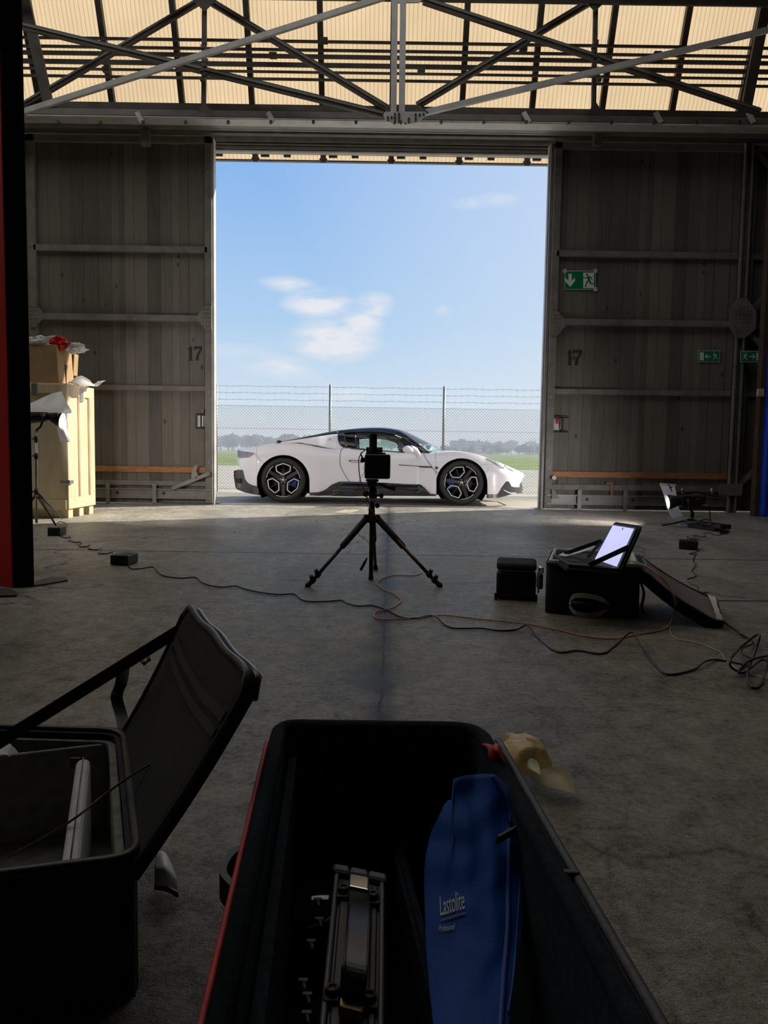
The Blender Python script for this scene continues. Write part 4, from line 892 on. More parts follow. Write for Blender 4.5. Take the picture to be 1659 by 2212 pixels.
for k in range(6): x = 352 + k * 18; b.bar(flank(*R_(x, 490), .014), flank(*R_(x + 10, 483), .014), .007, .004, up=(0, 1, 0))
b.build('side_lettering', 'steelgrey', car)
b = MB(); c = flank(*R_(507, 497)); b.lathe([(.0, -.006), (.013, -.008), (.022, -.006), (.022, .004)], c, (0, 1, 0), 20); b.build('badge', 'ink', car)
b = MB(); b.ball(flank(*R_(507, 497), .008), .009, sub=1); b.build('badge_centre', 'steel', car)
patch('door_handle', 'steelgrey', [L_(1278, 412), L_(1300, 409), L_(1420, 414)], [L_(1278, 416), L_(1300, 430), L_(1420, 436)], .006, 14, 3, both=False)
patch('door_handle_inset', 'paint', [L_(1302, 417), L_(1400, 420)], [L_(1302, 425), L_(1400, 430)], .012, 8, 2, both=False)
b = MB(); b.tube([gh(*L_(1002 + 60 * math.cos(a), 240 + 34 * math.sin(a)), .008) for a in [k * math.pi / 16 for k in range(33)]], .0025, 5); b.build('fuel_cap_line', 'steelgrey', car)
b = MB(); c = L_(1104, 212)
for pts in ([(-7, 8), (7, 8)], [(-8, -2), (-8, -10)], [(0, 8), (0, -13)], [(8, -2), (8, -10)], [(-8, -2), (0, 4), (8, -2)]):
    for p0, p1 in zip(pts, pts[1:]): b.bar(gh(c[0] + p0[0] / 4.366, c[1] + p0[1] / 4.366, .014), gh(c[0] + p1[0] / 4.366, c[1] + p1[1] / 4.366, .014), .004, .004, up=(0, 1, 0))
b.build('pillar_emblem', 'steel', car)
# ================================================================ EQUIPMENT ON THE FLOOR
def cable(name, mat, pts, r, label, zs=None, n=5, group=None, cat='cable', parent=None, seg=7, lift=0):
    q = []
    for i, p in enumerate(pts):
        z = (p[2] if len(p) > 2 else 0) + r + .001 + lift; q.append(G(p[0], p[1], z))
    b = MB(); b.tube(spline(q, n), r, seg)
    if parent is not None: return b.build(name, mat, parent)
    o = ctr(b).build(name, mat); return tag(o, label, cat, group)
# ---- camera on tripod in the middle
TD = 4.73; fL = G(664, 1268); fR = G(951, 1268); fB = V(((fL.x + fR.x) / 2 + .0, fL.y + .70, 0))
ap_ = P(803, 1118, TD)
tp_ = thing('tripod', 'black tripod with spread legs standing in the middle of the floor', 'tripod', (ap_.x, TD, 0))
def leg(foot, knobs):
    top = ap_ + (V((foot.x, foot.y, ap_.z)) - ap_).normalized() * .035; d = foot - top; lg = None
    b = MB(); b.tube([top, top + d * .42, top + d * .44], [.021, .019, .014], 10); lg = b.build('leg', 'blackmatte', tp_)
    b = MB(); b.tube([top + d * .43, top + d * .90], [.0115, .0105], 10); b.build('lower_tube', 'black', lg)
    for t in (.83, .91):
        if knobs:
            b = MB(); b.cyl(top + d * (t - .022), top + d * (t + .022), .017, seg=10); sx = 1 if foot.x > ap_.x else -1; q = top + d * t; b.cyl(q + V((sx * .006, -.005, .014)), q + V((sx * .012, -.012, .032)), .013, seg=10); b.build('leg_clamp', 'black', lg)
            if sx > 0: b = MB(); b.ball(q + V((sx * .014, -.02, .034)), .006, sub=1); b.build('clamp_stud', 'chrome', lg)
    b = MB(); b.tube([top + d * .90, foot + V((0, 0, .008)), foot], [.012, .017, .014], 10); b.build('rubber_foot', 'blackmatte', lg)
    b = MB(); b.obox(top + V((-.02, -.02, -.03)), (.04, 0, 0), (0, .04, 0), (0, 0, .05), .006); b.build('leg_hinge', 'black', lg)
leg(fL, 1); leg(fR, 1); leg(fB, 0)
b = MB(); b.cyl((ap_.x, TD, .005), (ap_.x, TD, ap_.z + .1), .0135, seg=14); b.cyl((ap_.x, TD, .003), (ap_.x, TD, .03), .0155, seg=14); b.build('centre_column', 'black', tp_)
b = MB(); b.ball((ap_.x, TD, ap_.z), (.045, .045, .022), sub=2); b.cyl((ap_.x, TD, ap_.z), (ap_.x, TD, P(803, 1085, TD).z), .021, .017); b.build('shoulder', 'black', tp_)
b = MB(); b.ball(P(815, 1092, TD - .01), (.016, .016, .018), sub=2); b.build('column_knob', 'black', tp_)
hz = P(803, 1078, TD).z
b = MB(); b.cyl((ap_.x + .006, TD, hz - .015), (ap_.x + .006, TD, hz + .018), .024, seg=18); lab(b.build('head_base', 'steel', tp_), 'dull metal head base')
b = MB(); b.cyl((ap_.x + .006, TD, hz + .01), (ap_.x + .002, TD, P(803, 1050, TD).z), .026, .024, seg=16); b.obox((ap_.x - .032, TD - .03, P(803, 1052, TD).z), (.062, 0, 0), (0, .06, 0), (0, 0, .045), .008); b.cyl((ap_.x, TD, P(803, 1040, TD).z), (ap_.x, TD, P(803, 1035, TD).z), .04, seg=18); b.build('tilt_head', 'black', tp_)
for px, py, r in ((790, 1066, .02), (824, 1071, .015)): b = MB(); q = P(px, py, TD - .01); b.ball(q, (r * .9, r, r * 1.1), sub=2); b.tube([q, V((ap_.x, TD, q.z))], .007, 6); b.build('lock_knob', 'blackmatte', tp_)
b = MB(); a, c = P(812, 1043, TD), P(828, 1047, TD - .05); b.tube([a, c], .005, 6); b.tube([P(824, 1046, TD - .05), P(832, 1049, TD - .08), P(852, 1056, TD - .12)], [.010, .016, .014], 8); b.build('pan_handle', 'black', tp_)
b = MB(); a, c = P(793, 1205, TD - .02), P(779, 1232, TD - .04); b.tube([a, a.lerp(c, .35), c], [.005, .009, .009], 8); b.build('column_crank', 'black', tp_)
b = MB(); b.tube([P(807, 1048, TD - .03), P(813, 1055, TD - .035), P(814, 1062, TD - .03)], .003, 6); b.build('lever', 'steel', tp_)
# ---- the camera itself
cz = P(815, 1035, TD).z
ph = thing('camera', 'black medium-format camera with upright finder mounted on the tripod', 'camera', (P(815, 1035, TD).x, TD, cz))
x0, x1 = P(788, 1010, TD).x, P(843, 1010, TD).x; z0, z1 = cz + .003, P(815, 981, TD).z
b = MB(); b.box((x0, TD - .06, z0), (x1, TD + .07, z1), .012, seg=3); b.build('body', 'black', ph)
b = MB(); b.box((x0 + .012, TD - .063, z0 + .06), (x1 - .06, TD - .059, z1 - .03), .001); b.build('rear_screen', 'ink', ph)
for k in range(4): b = MB(); b.cyl((x1 - .035 + .012 * (k % 2), TD - .064, z0 + .05 + .02 * k), (x1 - .035 + .012 * (k % 2), TD - .058, z0 + .05 + .02 * k), .004, seg=8); b.build('button', 'steeldark', ph)
b = MB(); b.cyl((x0 + .075, TD + .06, z0 + .075), (x0 + .075, TD + .16, z0 + .075), .05, .045, 24); b.build('lens', 'black', ph)
vx = P(806, 960, TD).x; b = MB(); b.lathe([(.0, 0), (.027, 0), (.027, .05), (.0235, .055), (.0245, .11), (.021, .115), (.0235, .12), (.0235, .133), (.018, .138), (0, .138)], (vx, TD, z1 - .01), (0, 0, 1), 24); b.build('upright_finder', 'blackmatte', ph)
b = MB(); b.box((x0 + .006, TD - .03, z1 - .002), (x1 - .03, TD + .03, z1 + .010), .003); b.build('finder_mount', 'black', ph)
b = MB(); a = P(791, 982, TD); b.box((a.x, TD + .01, a.z), (P(826, 982, TD).x, TD + .014, P(800, 966, TD).z), .001); lab(b.build('shade_plate', M['cdark'], ph), 'smoky clear plate')
b = MB(); q = P(815, 972, TD); b.cyl(q, q + V((.016, 0, 0)), .008, seg=10); b.build('finder_knob', 'black', ph)
b = MB(); q = P(783, 992, TD); b.box(q - V((.010, .02, .010)), q + V((.02, .02, .010)), .003); lab(b.build('cable_plug', 'brownpost', ph), 'orange-brown cable plug')
b = MB(); q = P(780, 996, TD); b.box(q - V((.004, .015, .007)), q + V((.03, .015, .005)), .002); b.build('port_block', 'black', ph)
b = MB(); q = P(779, 981, TD); b.tube([P(784, 990, TD - .02), q, P(781, 978, TD - .02)], .005, 6); b.build('port_lever', 'red', ph)
# tether cable: from the camera down the tripod, over the floor to the case
b = MB(); pts = [P(*p, TD - .04) for p in [(790, 971), (783, 977), (776, 988), (775, 1003), (776, 1020), (779, 1040), (785, 1055), (792, 1070), (796, 1085), (802, 1100), (812, 1115), (824, 1130), (842, 1148)]]
pts += [P(880, 1188, TD - .16), P(905, 1215, TD - .20)]
pts += [G(x, y, .005) for x, y in [(915, 1232), (907, 1240), (890, 1244), (860, 1243), (840, 1245), (822, 1252), (815, 1262), (830, 1274), (850, 1282), (863, 1292), (866, 1300), (850, 1312), (830, 1318), (812, 1322), (808, 1331), (820, 1337), (850, 1338), (900, 1335), (955, 1329), (1000, 1333), (1040, 1338), (1096, 1343), (1152, 1350), (1208, 1361), (1264, 1374), (1324, 1380), (1376, 1371), (1432, 1360)]]
pts += [G(1451, 1340, .02), G(1458, 1315, .07), G(1456, 1292, .14), G(1444, 1268, .21), G(1428, 1247, .26), G(1403, 1226, .29), G(1374, 1214, .285), G(1352, 1211, .27)]
b.tube(spline(pts, 5), .0032, 7); tag(ctr(b).build('tether_cable', 'orange'), 'orange tether cable looping from the camera across the floor to the laptop case', 'cable')
b = MB(); b.tube(spline([P(*p, TD - .03) for p in [(789, 1000), (786, 1010), (787, 1020), (778, 1035), (774, 1048), (781, 1060), (790, 1068), (790, 1082), (775, 1091), (768, 1086), (780, 1082), (792, 1088), (796, 1110), (780, 1135), (774, 1148), (780, 1160), (792, 1167), (797, 1176)]], 5), .0016, 6)
tag(ctr(b).build('release_cord', 'cord'), 'thin black cord dangling from the camera along the tripod', 'cord')
# ---- black cables on the floor
cable('power_cable', 'cord', [(276, 1222), (285, 1229), (305, 1228), (331, 1225), (342, 1236), (355, 1244), (390, 1249), (422, 1247), (436, 1258), (455, 1265), (480, 1268), (510, 1266), (532, 1273), (560, 1279), (600, 1284), (636, 1283), (650, 1294), (668, 1299), (705, 1299), (738, 1297), (752, 1304), (775, 1309), (805, 1308), (838, 1318), (862, 1331), (890, 1336), (925, 1330), (942, 1332, .02), (960, 1349), (985, 1357), (1040, 1357), (1077, 1362), (1115, 1360), (1139, 1351, .02), (1163, 1378), (1204, 1408), (1249, 1405), (1301, 1412), (1331, 1393), (1365, 1365, .05), (1383, 1393, .02), (1413, 1434), (1443, 1457), (1499, 1446), (1521, 1430, .012), (1547, 1425), (1581, 1430), (1615, 1437)], .0042, 'long black power cable winding across the whole floor from left to right')
cable('power_cable', 'cord', [(1615, 1437, .01), (1596, 1449, .01), (1580, 1442, .03), (1577, 1428, .05), (1590, 1408, .06), (1612, 1388, .08), (1636, 1371, .10), (1641, 1375, .10), (1634, 1400, .06), (1625, 1425, .03), (1616, 1448, .02), (1616, 1470, .01), (1628, 1486), (1643, 1478), (1653, 1450, .02), (1660, 1430, .03), (1645, 1426, .03), (1625, 1440, .02), (1608, 1452, .01), (1595, 1452, .01), (1612, 1432, .03), (1640, 1420, .04), (1668, 1418, .03), (1690, 1430)], .0045, 'knotted coil of thick black cable heaped at the right edge of the floor')
cable('power_cable', 'cord', [(1503, 1183, .012), (1509, 1190, .01), (1497, 1194), (1488, 1196), (1496, 1198), (1505, 1197, .01), (1499, 1204), (1498, 1214), (1504, 1218, .01), (1499, 1226), (1495, 1234), (1504, 1243, .012), (1497, 1248), (1484, 1251), (1492, 1260), (1506, 1266), (1508, 1274), (1519, 1280, .02), (1531, 1281, .02), (1541, 1290, .03), (1536, 1300, .02), (1545, 1315, .01), (1552, 1327, .01), (1557, 1336), (1566, 1345), (1580, 1355), (1592, 1363), (1600, 1370, .012), (1607, 1374), (1620, 1380), (1627, 1390, .01), (1605, 1400, .02), (1603, 1412, .02), (1620, 1420, .02), (1640, 1421, .02), (1662, 1415)], .0040, 'kinked black cable running from the right power brick past the case lid')
cable('signal_cable', 'wcord', [(1372, 1216, .28), (1400, 1226, .285), (1430, 1250, .25), (1455, 1285, .16), (1464, 1318, .05), (1450, 1348), (1449, 1367), (1462, 1380), (1506, 1389), (1555, 1408), (1568, 1427), (1592, 1445), (1615, 1455), (1659, 1466), (1700, 1470)], .0022, 'thin off-white cable curling from the laptop case to the right edge')
cable('power_cable', 'cord', [(123, 1151, .012), (133, 1159), (142, 1162), (153, 1160, .012), (149, 1167), (162, 1171), (176, 1172), (169, 1177), (176, 1181), (188, 1180), (196, 1177, .012), (190, 1184), (200, 1187), (213, 1187), (220, 1183, .012), (214, 1190), (214, 1195), (228, 1196), (243, 1192), (245, 1187, .012), (248, 1200, .012)], .0045, 'coiled black cable between the two power bricks at the left')
cable('lamp_cable', 'cord', [(1559, 1152), (1554, 1156), (1542, 1155), (1530, 1150, .015), (1520, 1153), (1524, 1158), (1516, 1160), (1502, 1156, .012), (1498, 1159), (1506, 1162), (1508, 1166), (1492, 1163), (1484, 1160, .012), (1487, 1166), (1500, 1163), (1502, 1167), (1490, 1168), (1484, 1170), (1496, 1171), (1507, 1170, .012), (1508, 1176, .012)], .0038, 'short kinked black cord coiled behind the right power brick')
# ---- power bricks
def brick(x0, y0, x1, y1, hgt, label, ang=0.0, dep=.16, fins=True):
    a = G(x0, y1); c = G(x1, y1); w = (c - a).length; t = thing('power_brick', label, 'power supply', (a + c) / 2 + V((0, dep / 2, 0)), 'lamp power supplies on the floor')
    m = Matrix.Translation((a + c) / 2 + V((0, dep / 2, 0))) @ Matrix.Rotation(ang, 4, 'Z')
    b = MB(); b.box((-w / 2, -dep / 2, .004), (w / 2, dep / 2, hgt), .006, m); b.build('housing', 'black', t)
    if fins:
        for k in range(9): b = MB(); x = -w / 2 + w * (.08 + .05 * k); b.box((x, -dep / 2 + .01, hgt - .001), (x + w * .02, dep / 2 - .01, hgt + .003), 0, m); b.build('cooling_fin', 'steel', t)
    b = MB(); b.box((w * .18, -dep / 2 - .012, hgt * .35), (w * .3, -dep / 2 + .001, hgt * .7), .002, m); b.build('socket', 'black', t)
    return t
brick(101, 0, 129, 1158, .075, 'flat black power brick on the floor below the left lamp stand', .05)
brick(239, 0, 281, 1222, .07, 'finned black power brick left of the tripod where the long cable starts', -.12)
brick(1476, 0, 1512, 1188, .075, 'black power brick on the floor in front of the low right lamp', -.35, fins=False)
# ---- right lamp on a low stand
RD = G(1497, 1140).y; RX = lambda px, py, d=0: P(px, py, RD + d)
base = G(1500, 1138)
st = thing('low_stand', 'low black stand base with a small case on the floor under the right lamp', 'light stand', base)
b = MB(); b.cyl(base + V((-.03, 0, .03)), RX(1495, 1108), .012, seg=12); lab(b.build('pole', 'steel', st), 'bright metal pole'); b = MB(); b.cyl(RX(1495, 1118), RX(1496, 1106), .02, seg=12); b.build('collar', 'black', st)
for p in ((1430, 1134), (1572, 1148), (1478, 1126)): b = MB(); q = G(*p, .012); b.tube([base + V((-.03, 0, .09)), q.lerp(base + V((-.03, 0, .09)), .4) - V((0, 0, .01)), q], [.010, .010, .012], 8); b.build('leg', 'black', st)
pw = thing('power_strip', 'long black slim ballast case lying beneath the right lamp', 'ballast', G(1517, 1145))
a, c = G(1476, 1138), G(1556, 1150); d = (c - a); nn = V((-d.y, d.x, 0)).normalized()
b = MB(); b.obox(a + V((0, 0, .03)), d, nn * .14, (0, 0, .05), .012); b.build('case', 'black', pw)
b = MB(); b.obox(a + d * .1 + V((0, 0, .0)), d * .75, nn * .12, (0, 0, .032), .008); b.build('lower_tray', 'blackmatte', pw)
b = MB(); b.tube([c + V((0, 0, .04)), G(1566, 1147, .03), G(1575, 1146, .01), G(1570, 1151, .01), G(1556, 1151, .02)], .010, 8); b.build('plug_lead', 'cord', pw)
lampR = thing('studio_lamp', 'black LED studio lamp on the low stand at right shining through a curled white sheet', 'studio lamp', RX(1497, 1106))
b = MB(); b.obox(RX(1473, 1096, -.08), RX(1524, 1096, -.08) - RX(1473, 1096, -.08), (0, .16, 0), (0, 0, .13), .015); b.build('lamp_housing', 'black', lampR)
b = MB(); c = RX(1505, 1075); b.ball(c, (.10, .07, .05), sub=3); b.build('top_handle', 'blackmatte', lampR)
b = MB(); b.obox(RX(1474, 1084, -.083), RX(1515, 1084, -.083) - RX(1474, 1084, -.083), (0, .004, 0), (0, 0, .05), .001); b.build('control_panel', 'ink', lampR)
b = MB(); b.obox(RX(1504, 1079, -.086), (.035, 0, 0), (0, .003, 0), (0, 0, .012)); lab(b.build('display', pm('olive_display', (.22, .22, .04), .5), lampR), 'small olive display')
b = MB(); ax = (RX(1440, 1086) - RX(1470, 1082)).normalized(); b.lathe([(.035, 0), (.05, .02), (.055, .04), (.075, .10), (.082, .155), (.078, .155), (.05, .05), (.0, .045)], RX(1471, 1081), ax, 32); b.build('reflector', 'black', lampR)
b = MB(); b.lathe([(0, .06), (.045, .06)], RX(1471, 1081), ax, 24); b.build('led_chip', 'ledface', lampR, fix=False)
b = MB(); b.tube([RX(1486, 1078, -.1), RX(1489, 1100, -.1), RX(1495, 1104, -.05), RX(1495, 1108)], .014, 8); b.build('yoke', 'black', lampR)
for px in (1474, 1538):
    b = MB(); b.tube([RX(px, 1068), RX(px, 1058)], .006, 8); b.ball(RX(px, 1058), .016, sub=2); b.build('chrome_knob', 'chrome', lampR)
b = MB(); b.bar(RX(1528, 1071), RX(1548, 1074), .03, .01); b.build('bracket', 'black', lampR)
b = MB(); b.bar(RX(1515, 1092, -.1), RX(1526, 1090, -.1), .012); b.build('chrome_catch', 'chrome', lampR)
b = MB(); b.tube(spline([RX(1532, 1092), RX(1533, 1110), RX(1535, 1125), G(1537, 1136, .09), G(1525, 1135, .10), G(1495, 1130, .12), G(1470, 1132, .10), G(1500, 1128, .16), G(1525, 1122, .20), G(1535, 1128, .16), G(1530, 1134, .10), G(1518, 1137, .09)], 5), .006, 7); b.build('lamp_lead', 'cord', lampR)
# curled diffusion sheet in front of the right lamp
df = thing('diffusion_sheet', 'curled sheet of white diffusion clipped before the right lamp', 'diffusion sheet', RX(1450, 1122))
lf = spline([RX(*p, -.07) for p in [(1425, 1046), (1431, 1062), (1437, 1080), (1441, 1096), (1446, 1110), (1453, 1120)]], 5)
rt = spline([RX(*p, .10) for p in [(1457, 1049), (1460, 1062), (1463, 1080), (1466, 1094), (1469, 1104), (1477, 1115)]], 5)
b = MB(); b.grid(lambda u, v: (lambda i: lf[i].lerp(rt[i], v) + V((-.02 * math.sin(v * math.pi), 0, 0)))(int(round(u * (len(lf) - 1)))), len(lf) - 1, 8); b.build('sheet', 'diffusion', df, fix=False)
b = MB(); b.tube([RX(1427, 1046, -.08), RX(1459, 1048, .08)], .013, 10); b.build('rolled_edge', 'diffusion', df)
b = MB(); b.bar(RX(1444, 1046, -.1), RX(1452, 1062, -.08), .008); b.bar(RX(1452, 1052, -.1), RX(1447, 1054, -.1), .02, .01); b.build('clip', 'black', df)
def lamp_light(name, loc, direc, power, size, spread, parent, col=(1, .94, .96)):
    l = bpy.data.lights.new(name, 'AREA'); l.shape = 'DISK'; l.size = size; l.energy = power; l.color = col; l.spread = math.radians(spread)
    o = bpy.data.objects.new(name, l); C.objects.link(o); o.parent = parent; o.location = V(loc) - ORG[parent.name]; o.rotation_euler = V(direc).to_track_quat('-Z', 'Y').to_euler()
aim = P(900, 1010, CD)
lamp_light('lamp_beam', RX(1424, 1084, .02) + V((-.03, .0, 0)), aim - RX(1424, 1084), 16, .15, 110, lampR)
# ---- left lamp on a tall stand
LD = G(122, 1140).y + .25; LX = lambda px, py, d=0: P(px, py, LD + d)
sb = LX(79, 1139); stl = thing('light_stand', 'tall thin metal light stand with splayed legs beside the wooden crate', 'light stand', V((sb.x, LD, 0)))
b = MB(); b.cyl((sb.x, LD, .02), LX(78, 930), .013, seg=12); lab(b.build('pole', 'steel', stl), 'bright metal pole')
for yy in (948, 985, 1062): b = MB(); q = LX(78, yy); b.cyl(q - V((0, 0, .03)), q + V((0, 0, .03)), .019, seg=10); b.tube([q, q - V((.035, .01, 0))], .008, 6); b.build('collar', 'black', stl)
for f in (G(122, 1140), G(134, 1122), G(40, 1128)):
    t = LX(80, 1063); b = MB(); b.tube([t, f + V((0, 0, .01))], .009, 8); lg = b.build('leg', 'black', stl)
    b = MB(); m1 = t.lerp(f, .62); b.tube([m1, V((sb.x, LD, .30))], .006, 6); b.build('leg_brace', 'black', lg)
lampL = thing('studio_lamp', 'black LED studio lamp with cone reflector on the tall left stand', 'studio lamp', LX(78, 930))
b = MB(); a0 = LX(48, 905); b.tube([LX(40, 902), LX(62, 903), LX(100, 900), LX(104, 900)], [.055, .058, .05, .04], 16); b.build('lamp_housing', 'black', lampL)
b = MB(); ax = (LX(137, 908) - LX(100, 898)).normalized(); b.lathe([(.03, 0), (.035, .02), (.055, .07), (.085, .15), (.083, .155), (.05, .06), (0, .05)], LX(103, 899), ax, 32); b.build('reflector', 'black', lampL)
b = MB(); b.lathe([(0, .07), (.04, .07)], LX(103, 899), ax, 24); b.build('led_chip', 'ledface', lampL, fix=False)
b = MB(); b.tube([LX(95, 900, -.08), LX(88, 922, -.07), LX(80, 928), LX(78, 935)], .013, 8); b.build('yoke', 'black', lampL)
b = MB(); q = LX(94, 896, -.075); b.cyl(q, q - V((0, .03, 0)), .018, seg=14); b.build('yoke_knob', 'steel', lampL)
b = MB(); b.tube([LX(122, 888), LX(127, 881), LX(130, 884), LX(126, 892)], .006, 6); b.build('clip', 'black', lampL)
lamp_light('lamp_beam', LX(142, 909, 0), P(700, 1010, CD) - LX(142, 909), 24, .15, 130, lampL)
b = MB()
ctrl = [[(60, 874), (85, 862), (112, 850), (133, 845)], [(60, 880), (88, 874), (118, 868), (142, 866)], [(60, 886), (90, 884), (124, 886), (155, 888)], [(62, 889), (92, 890), (128, 892), (153, 893)]]
def cf(u, v):
    fi = v * 3; i = min(int(fi), 2); fj = u * 3; j = min(int(fj), 2); s, t = fi - i, fj - j
    A = V(ctrl[i][j]).lerp(V(ctrl[i][j + 1]), t); B2 = V(ctrl[i + 1][j]).lerp(V(ctrl[i + 1][j + 1]), t); q = A.lerp(B2, s)
    return LX(q.x, q.y, -.10 + .20 * (1 - v) + .015 * math.sin(u * 9 + v * 7))
b.grid(cf, 18, 12); o = tag(ctr(b).build('white_cover', 'film', fix=False), 'wrinkled white plastic cover draped over the top of the left lamp', 'cover')
b = MB(); pr2 = [(136, 893), (134, 915), (136, 935), (141, 955)]; q2 = spline([LX(*p, .05) for p in pr2], 6); b.grid(lambda u, v: q2[int(round(u * (len(q2) - 1)))] + V((.02 * math.sin(v * 3.1), -.12 + .24 * v, 0)), len(q2) - 1, 6); tag(ctr(b).build('diffusion_sheet', 'diffusion', fix=False), 'pale diffusion sheet hanging before the left lamp reflector', 'diffusion sheet')
cable('lamp_lead', 'cord', [(122, 1140), (118, 1134, .02), (130, 1127, .03), (143, 1131, .02), (144, 1138), (134, 1142), (122, 1139, .01), (118, 1146, .04)], .004, 'loop of thin black lamp lead by the foot of the left stand')
# ---- wooden crate with box and plastic
c0 = G(145, 1120); c1 = G(203, 1109); ux = V((-1, -.02, 0)).normalized(); w1 = (c1 - c0); CH = P(143, 828, c0.y).z
cr = thing('wooden_crate', 'tall pale plywood transport crate with battens standing by the left door', 'crate', c0 + ux * .5 + w1 * .5)
zb = .105
b = MB(); b.obox(c0 + V((0, 0, zb)), ux * 1.25, w1, (0, 0, CH - zb), .004, 1); b.build('plywood_box', 'ply', cr)
wn = V((w1.y, -w1.x, 0)).normalized() * 1.0; 
if wn.x < 0: wn = -wn
def face_strip(u0, u1, v0, v1, nm='batten', th=.022, mat='pine'):    # on the right side face: u along depth 0..1, v height 0..1
    b = MB(); b.obox(c0 + w1 * u0 + V((0, 0, zb + (CH - zb) * v0)) + wn * .001, w1 * (u1 - u0), wn * th, (0, 0, (CH - zb) * (v1 - v0)), .003, 1); return b.build(nm, mat, cr)
face_strip(0, 1, .91, 1); face_strip(0, 1, 0, .09); face_strip(0, .30, .09, .91); face_strip(.44, .64, .09, .91); face_strip(.82, 1, .09, .91)
for u, v, s_ in ((0, .92, 1), (0, 0, 1)):
    b = MB(); b.obox(c0 + V((0, 0, zb + (CH - zb) * v)) - V((0, .022, 0)), ux * 1.25, (0, .021, 0), (0, 0, .10), .003, 1); b.build('batten', 'pine', cr)
for u in (.05, .44, .82): b = MB(); b.obox(c0 + w1 * u, w1 * .16, ux * 1.2, (0, 0, .10), .003, 1); b.build('skid', 'pine', cr)
b = MB(); b.obox(c0 + V((0, 0, .10)) + w1 * .0, w1, ux * 1.24, (0, 0, .015)); b.build('base_board', 'ply', cr)
for q in (P(72, 835, c0.y - .03),): b = MB(); b.box(q - V((.02, .01, .10)), q + V((.04, .01, .04)), .004); b.build('latch', 'steel', cr)
b = MB(); q = c0 + w1 * .5 + V((0, 0, CH - .06)) + wn * .03; b.box(q - V((.01, .03, .12)), q + V((.01, .03, .03)), .004); b.build('latch', 'steel', cr)
b = MB(); q = P(140, 1041, c0.y - .03); b.box(q - V((.05, .01, .018)), q + V((.03, .01, .018)), .004); b.box(q + V((.03, -.01, -.022)), q + V((.06, .10, .022)), .004); b.build('latch', 'steel', cr)
bx0 = P(127, 823, c0.y + .05); bx0.z = CH + .004; bxd = V((P(166, 823, c0.y + .65).x - bx0.x, .52, 0)); bh = P(124, 744, c0.y).z - CH
cb = thing('cardboard_box', 'brown cardboard box sitting on top of the wooden crate', 'box', bx0 + ux * .3)
b = MB(); b.obox(bx0, ux * .62, bxd, (-.02, 0, bh), .004, 1); b.build('carton', 'card', cb)
b = MB(); b.obox(bx0 + bxd + V((-.012, -.01, bh * .32)), (.008, .0, 0), (0, .12, 0), (.018, 0, bh * .6), .002, 1); b.build('side_flap', 'card', cb)
b = MB(); q = bx0 + bxd * .45 + V((.004, 0, .02)); b.obox(q, V((.004, 0, 0)), bxd * .1, (0, 0, bh * .5)); b.build('tape', 'card', cb)
def crumple(name, mat, c, rad, seed, label, cat, amp=.55):
    b = MB(); b.ball(c, rad, amp, seed, 4, 2.2, False); return tag(ctr(b).build(name, mat), label, cat)
tz = bx0.z + bh
crumple('plastic_film', 'film', V((P(85, 730, c0.y + .2).x, c0.y + .25, tz + .035)), (.26, .18, .075), 3, 'crumpled clear white plastic film heaped on the cardboard box', 'plastic film')
crumple('plastic_film', 'redfilm', V((P(127, 735, c0.y + .2).x, c0.y + .2, tz + .03)), (.10, .12, .075), 5, 'bright red plastic wrap among the white film on the cardboard box', 'plastic film')
crumple('plastic_film', 'film', V((P(160, 752, c0.y + .3).x, c0.y + .3, tz + .0)), (.12, .10, .055), 8, 'white plastic scrap hanging over the right edge of the cardboard box', 'plastic film')
b = MB(); a = P(166, 812, c0.y + .3); a.z = CH + .01
b.grid(lambda u, v: V((P(166 + 48 * u, 900, c0.y + .35).x, c0.y + .1 + .5 * v, CH + .012 + .11 * math.sin(min(1, u * 1.3) * math.pi * .55) * (.6 + .4 * math.sin(v * 5 + u * 3)) - .04 * u + .01 * noise.noise(V((u * 9, v * 9, 0))))), 16, 16, False)
tag(ctr(b).build('bubble_wrap', 'film', fix=False), 'white bubble wrap folded over the top right corner of the crate', 'bubble wrap')
# ================================================================ CASES AND FOREGROUND
def loop(c, r, n=6):                                   # rounded polygon loop through corner points
    out = []; N_ = len(c)
    for i in range(N_):
        p, a, q = V(c[i - 1]), V(c[i]), V(c[(i + 1) % N_]); rr = r[i] if isinstance(r, (list, tuple)) else r
        u, w = (p - a).normalized() * rr, (q - a).normalized() * rr
        for k in range(n + 1): t = k / n; out.append((a + u) * (1 - t) ** 2 + a * 2 * t * (1 - t) + (a + w) * t * t)
    return out
def inset_loop(L, d):
    n = len(L); c = sum(L, V()) / n; out = []
    for i in range(n):
        t = (L[(i + 1) % n] - L[i - 1]); t.z = 0; t.normalize(); nn = V((-t.y, t.x, 0))
        if nn.dot(c - L[i]) < 0: nn = -nn
        out.append(L[i] + nn * d)
    return out
def shell(b, L, z0, z1, th, zf=None, taper=0):         # open-topped box with rounded corners
    I = inset_loop(L, th); n = len(L); g = lambda P_, z, k=0: [b.b.verts.new((p.x, p.y, z)) for p in P_]
    Lo = inset_loop(L, taper) if taper else L; Io = inset_loop(L, th + taper)
    o0, o1, i1, i0 = g(Lo, z0), g(L, z1), g(I, z1), g(Io, zf if zf is not None else z0 + th)
    for A_, B2 in ((o0, o1), (o1, i1), (i1, i0)):
        for k in range(n): f = b.b.faces.new((A_[k], A_[(k + 1) % n], B2[(k + 1) % n], B2[k])); f.smooth = A_ is not o1
    b.b.faces.new(i0); b.b.faces.new(o0[::-1])
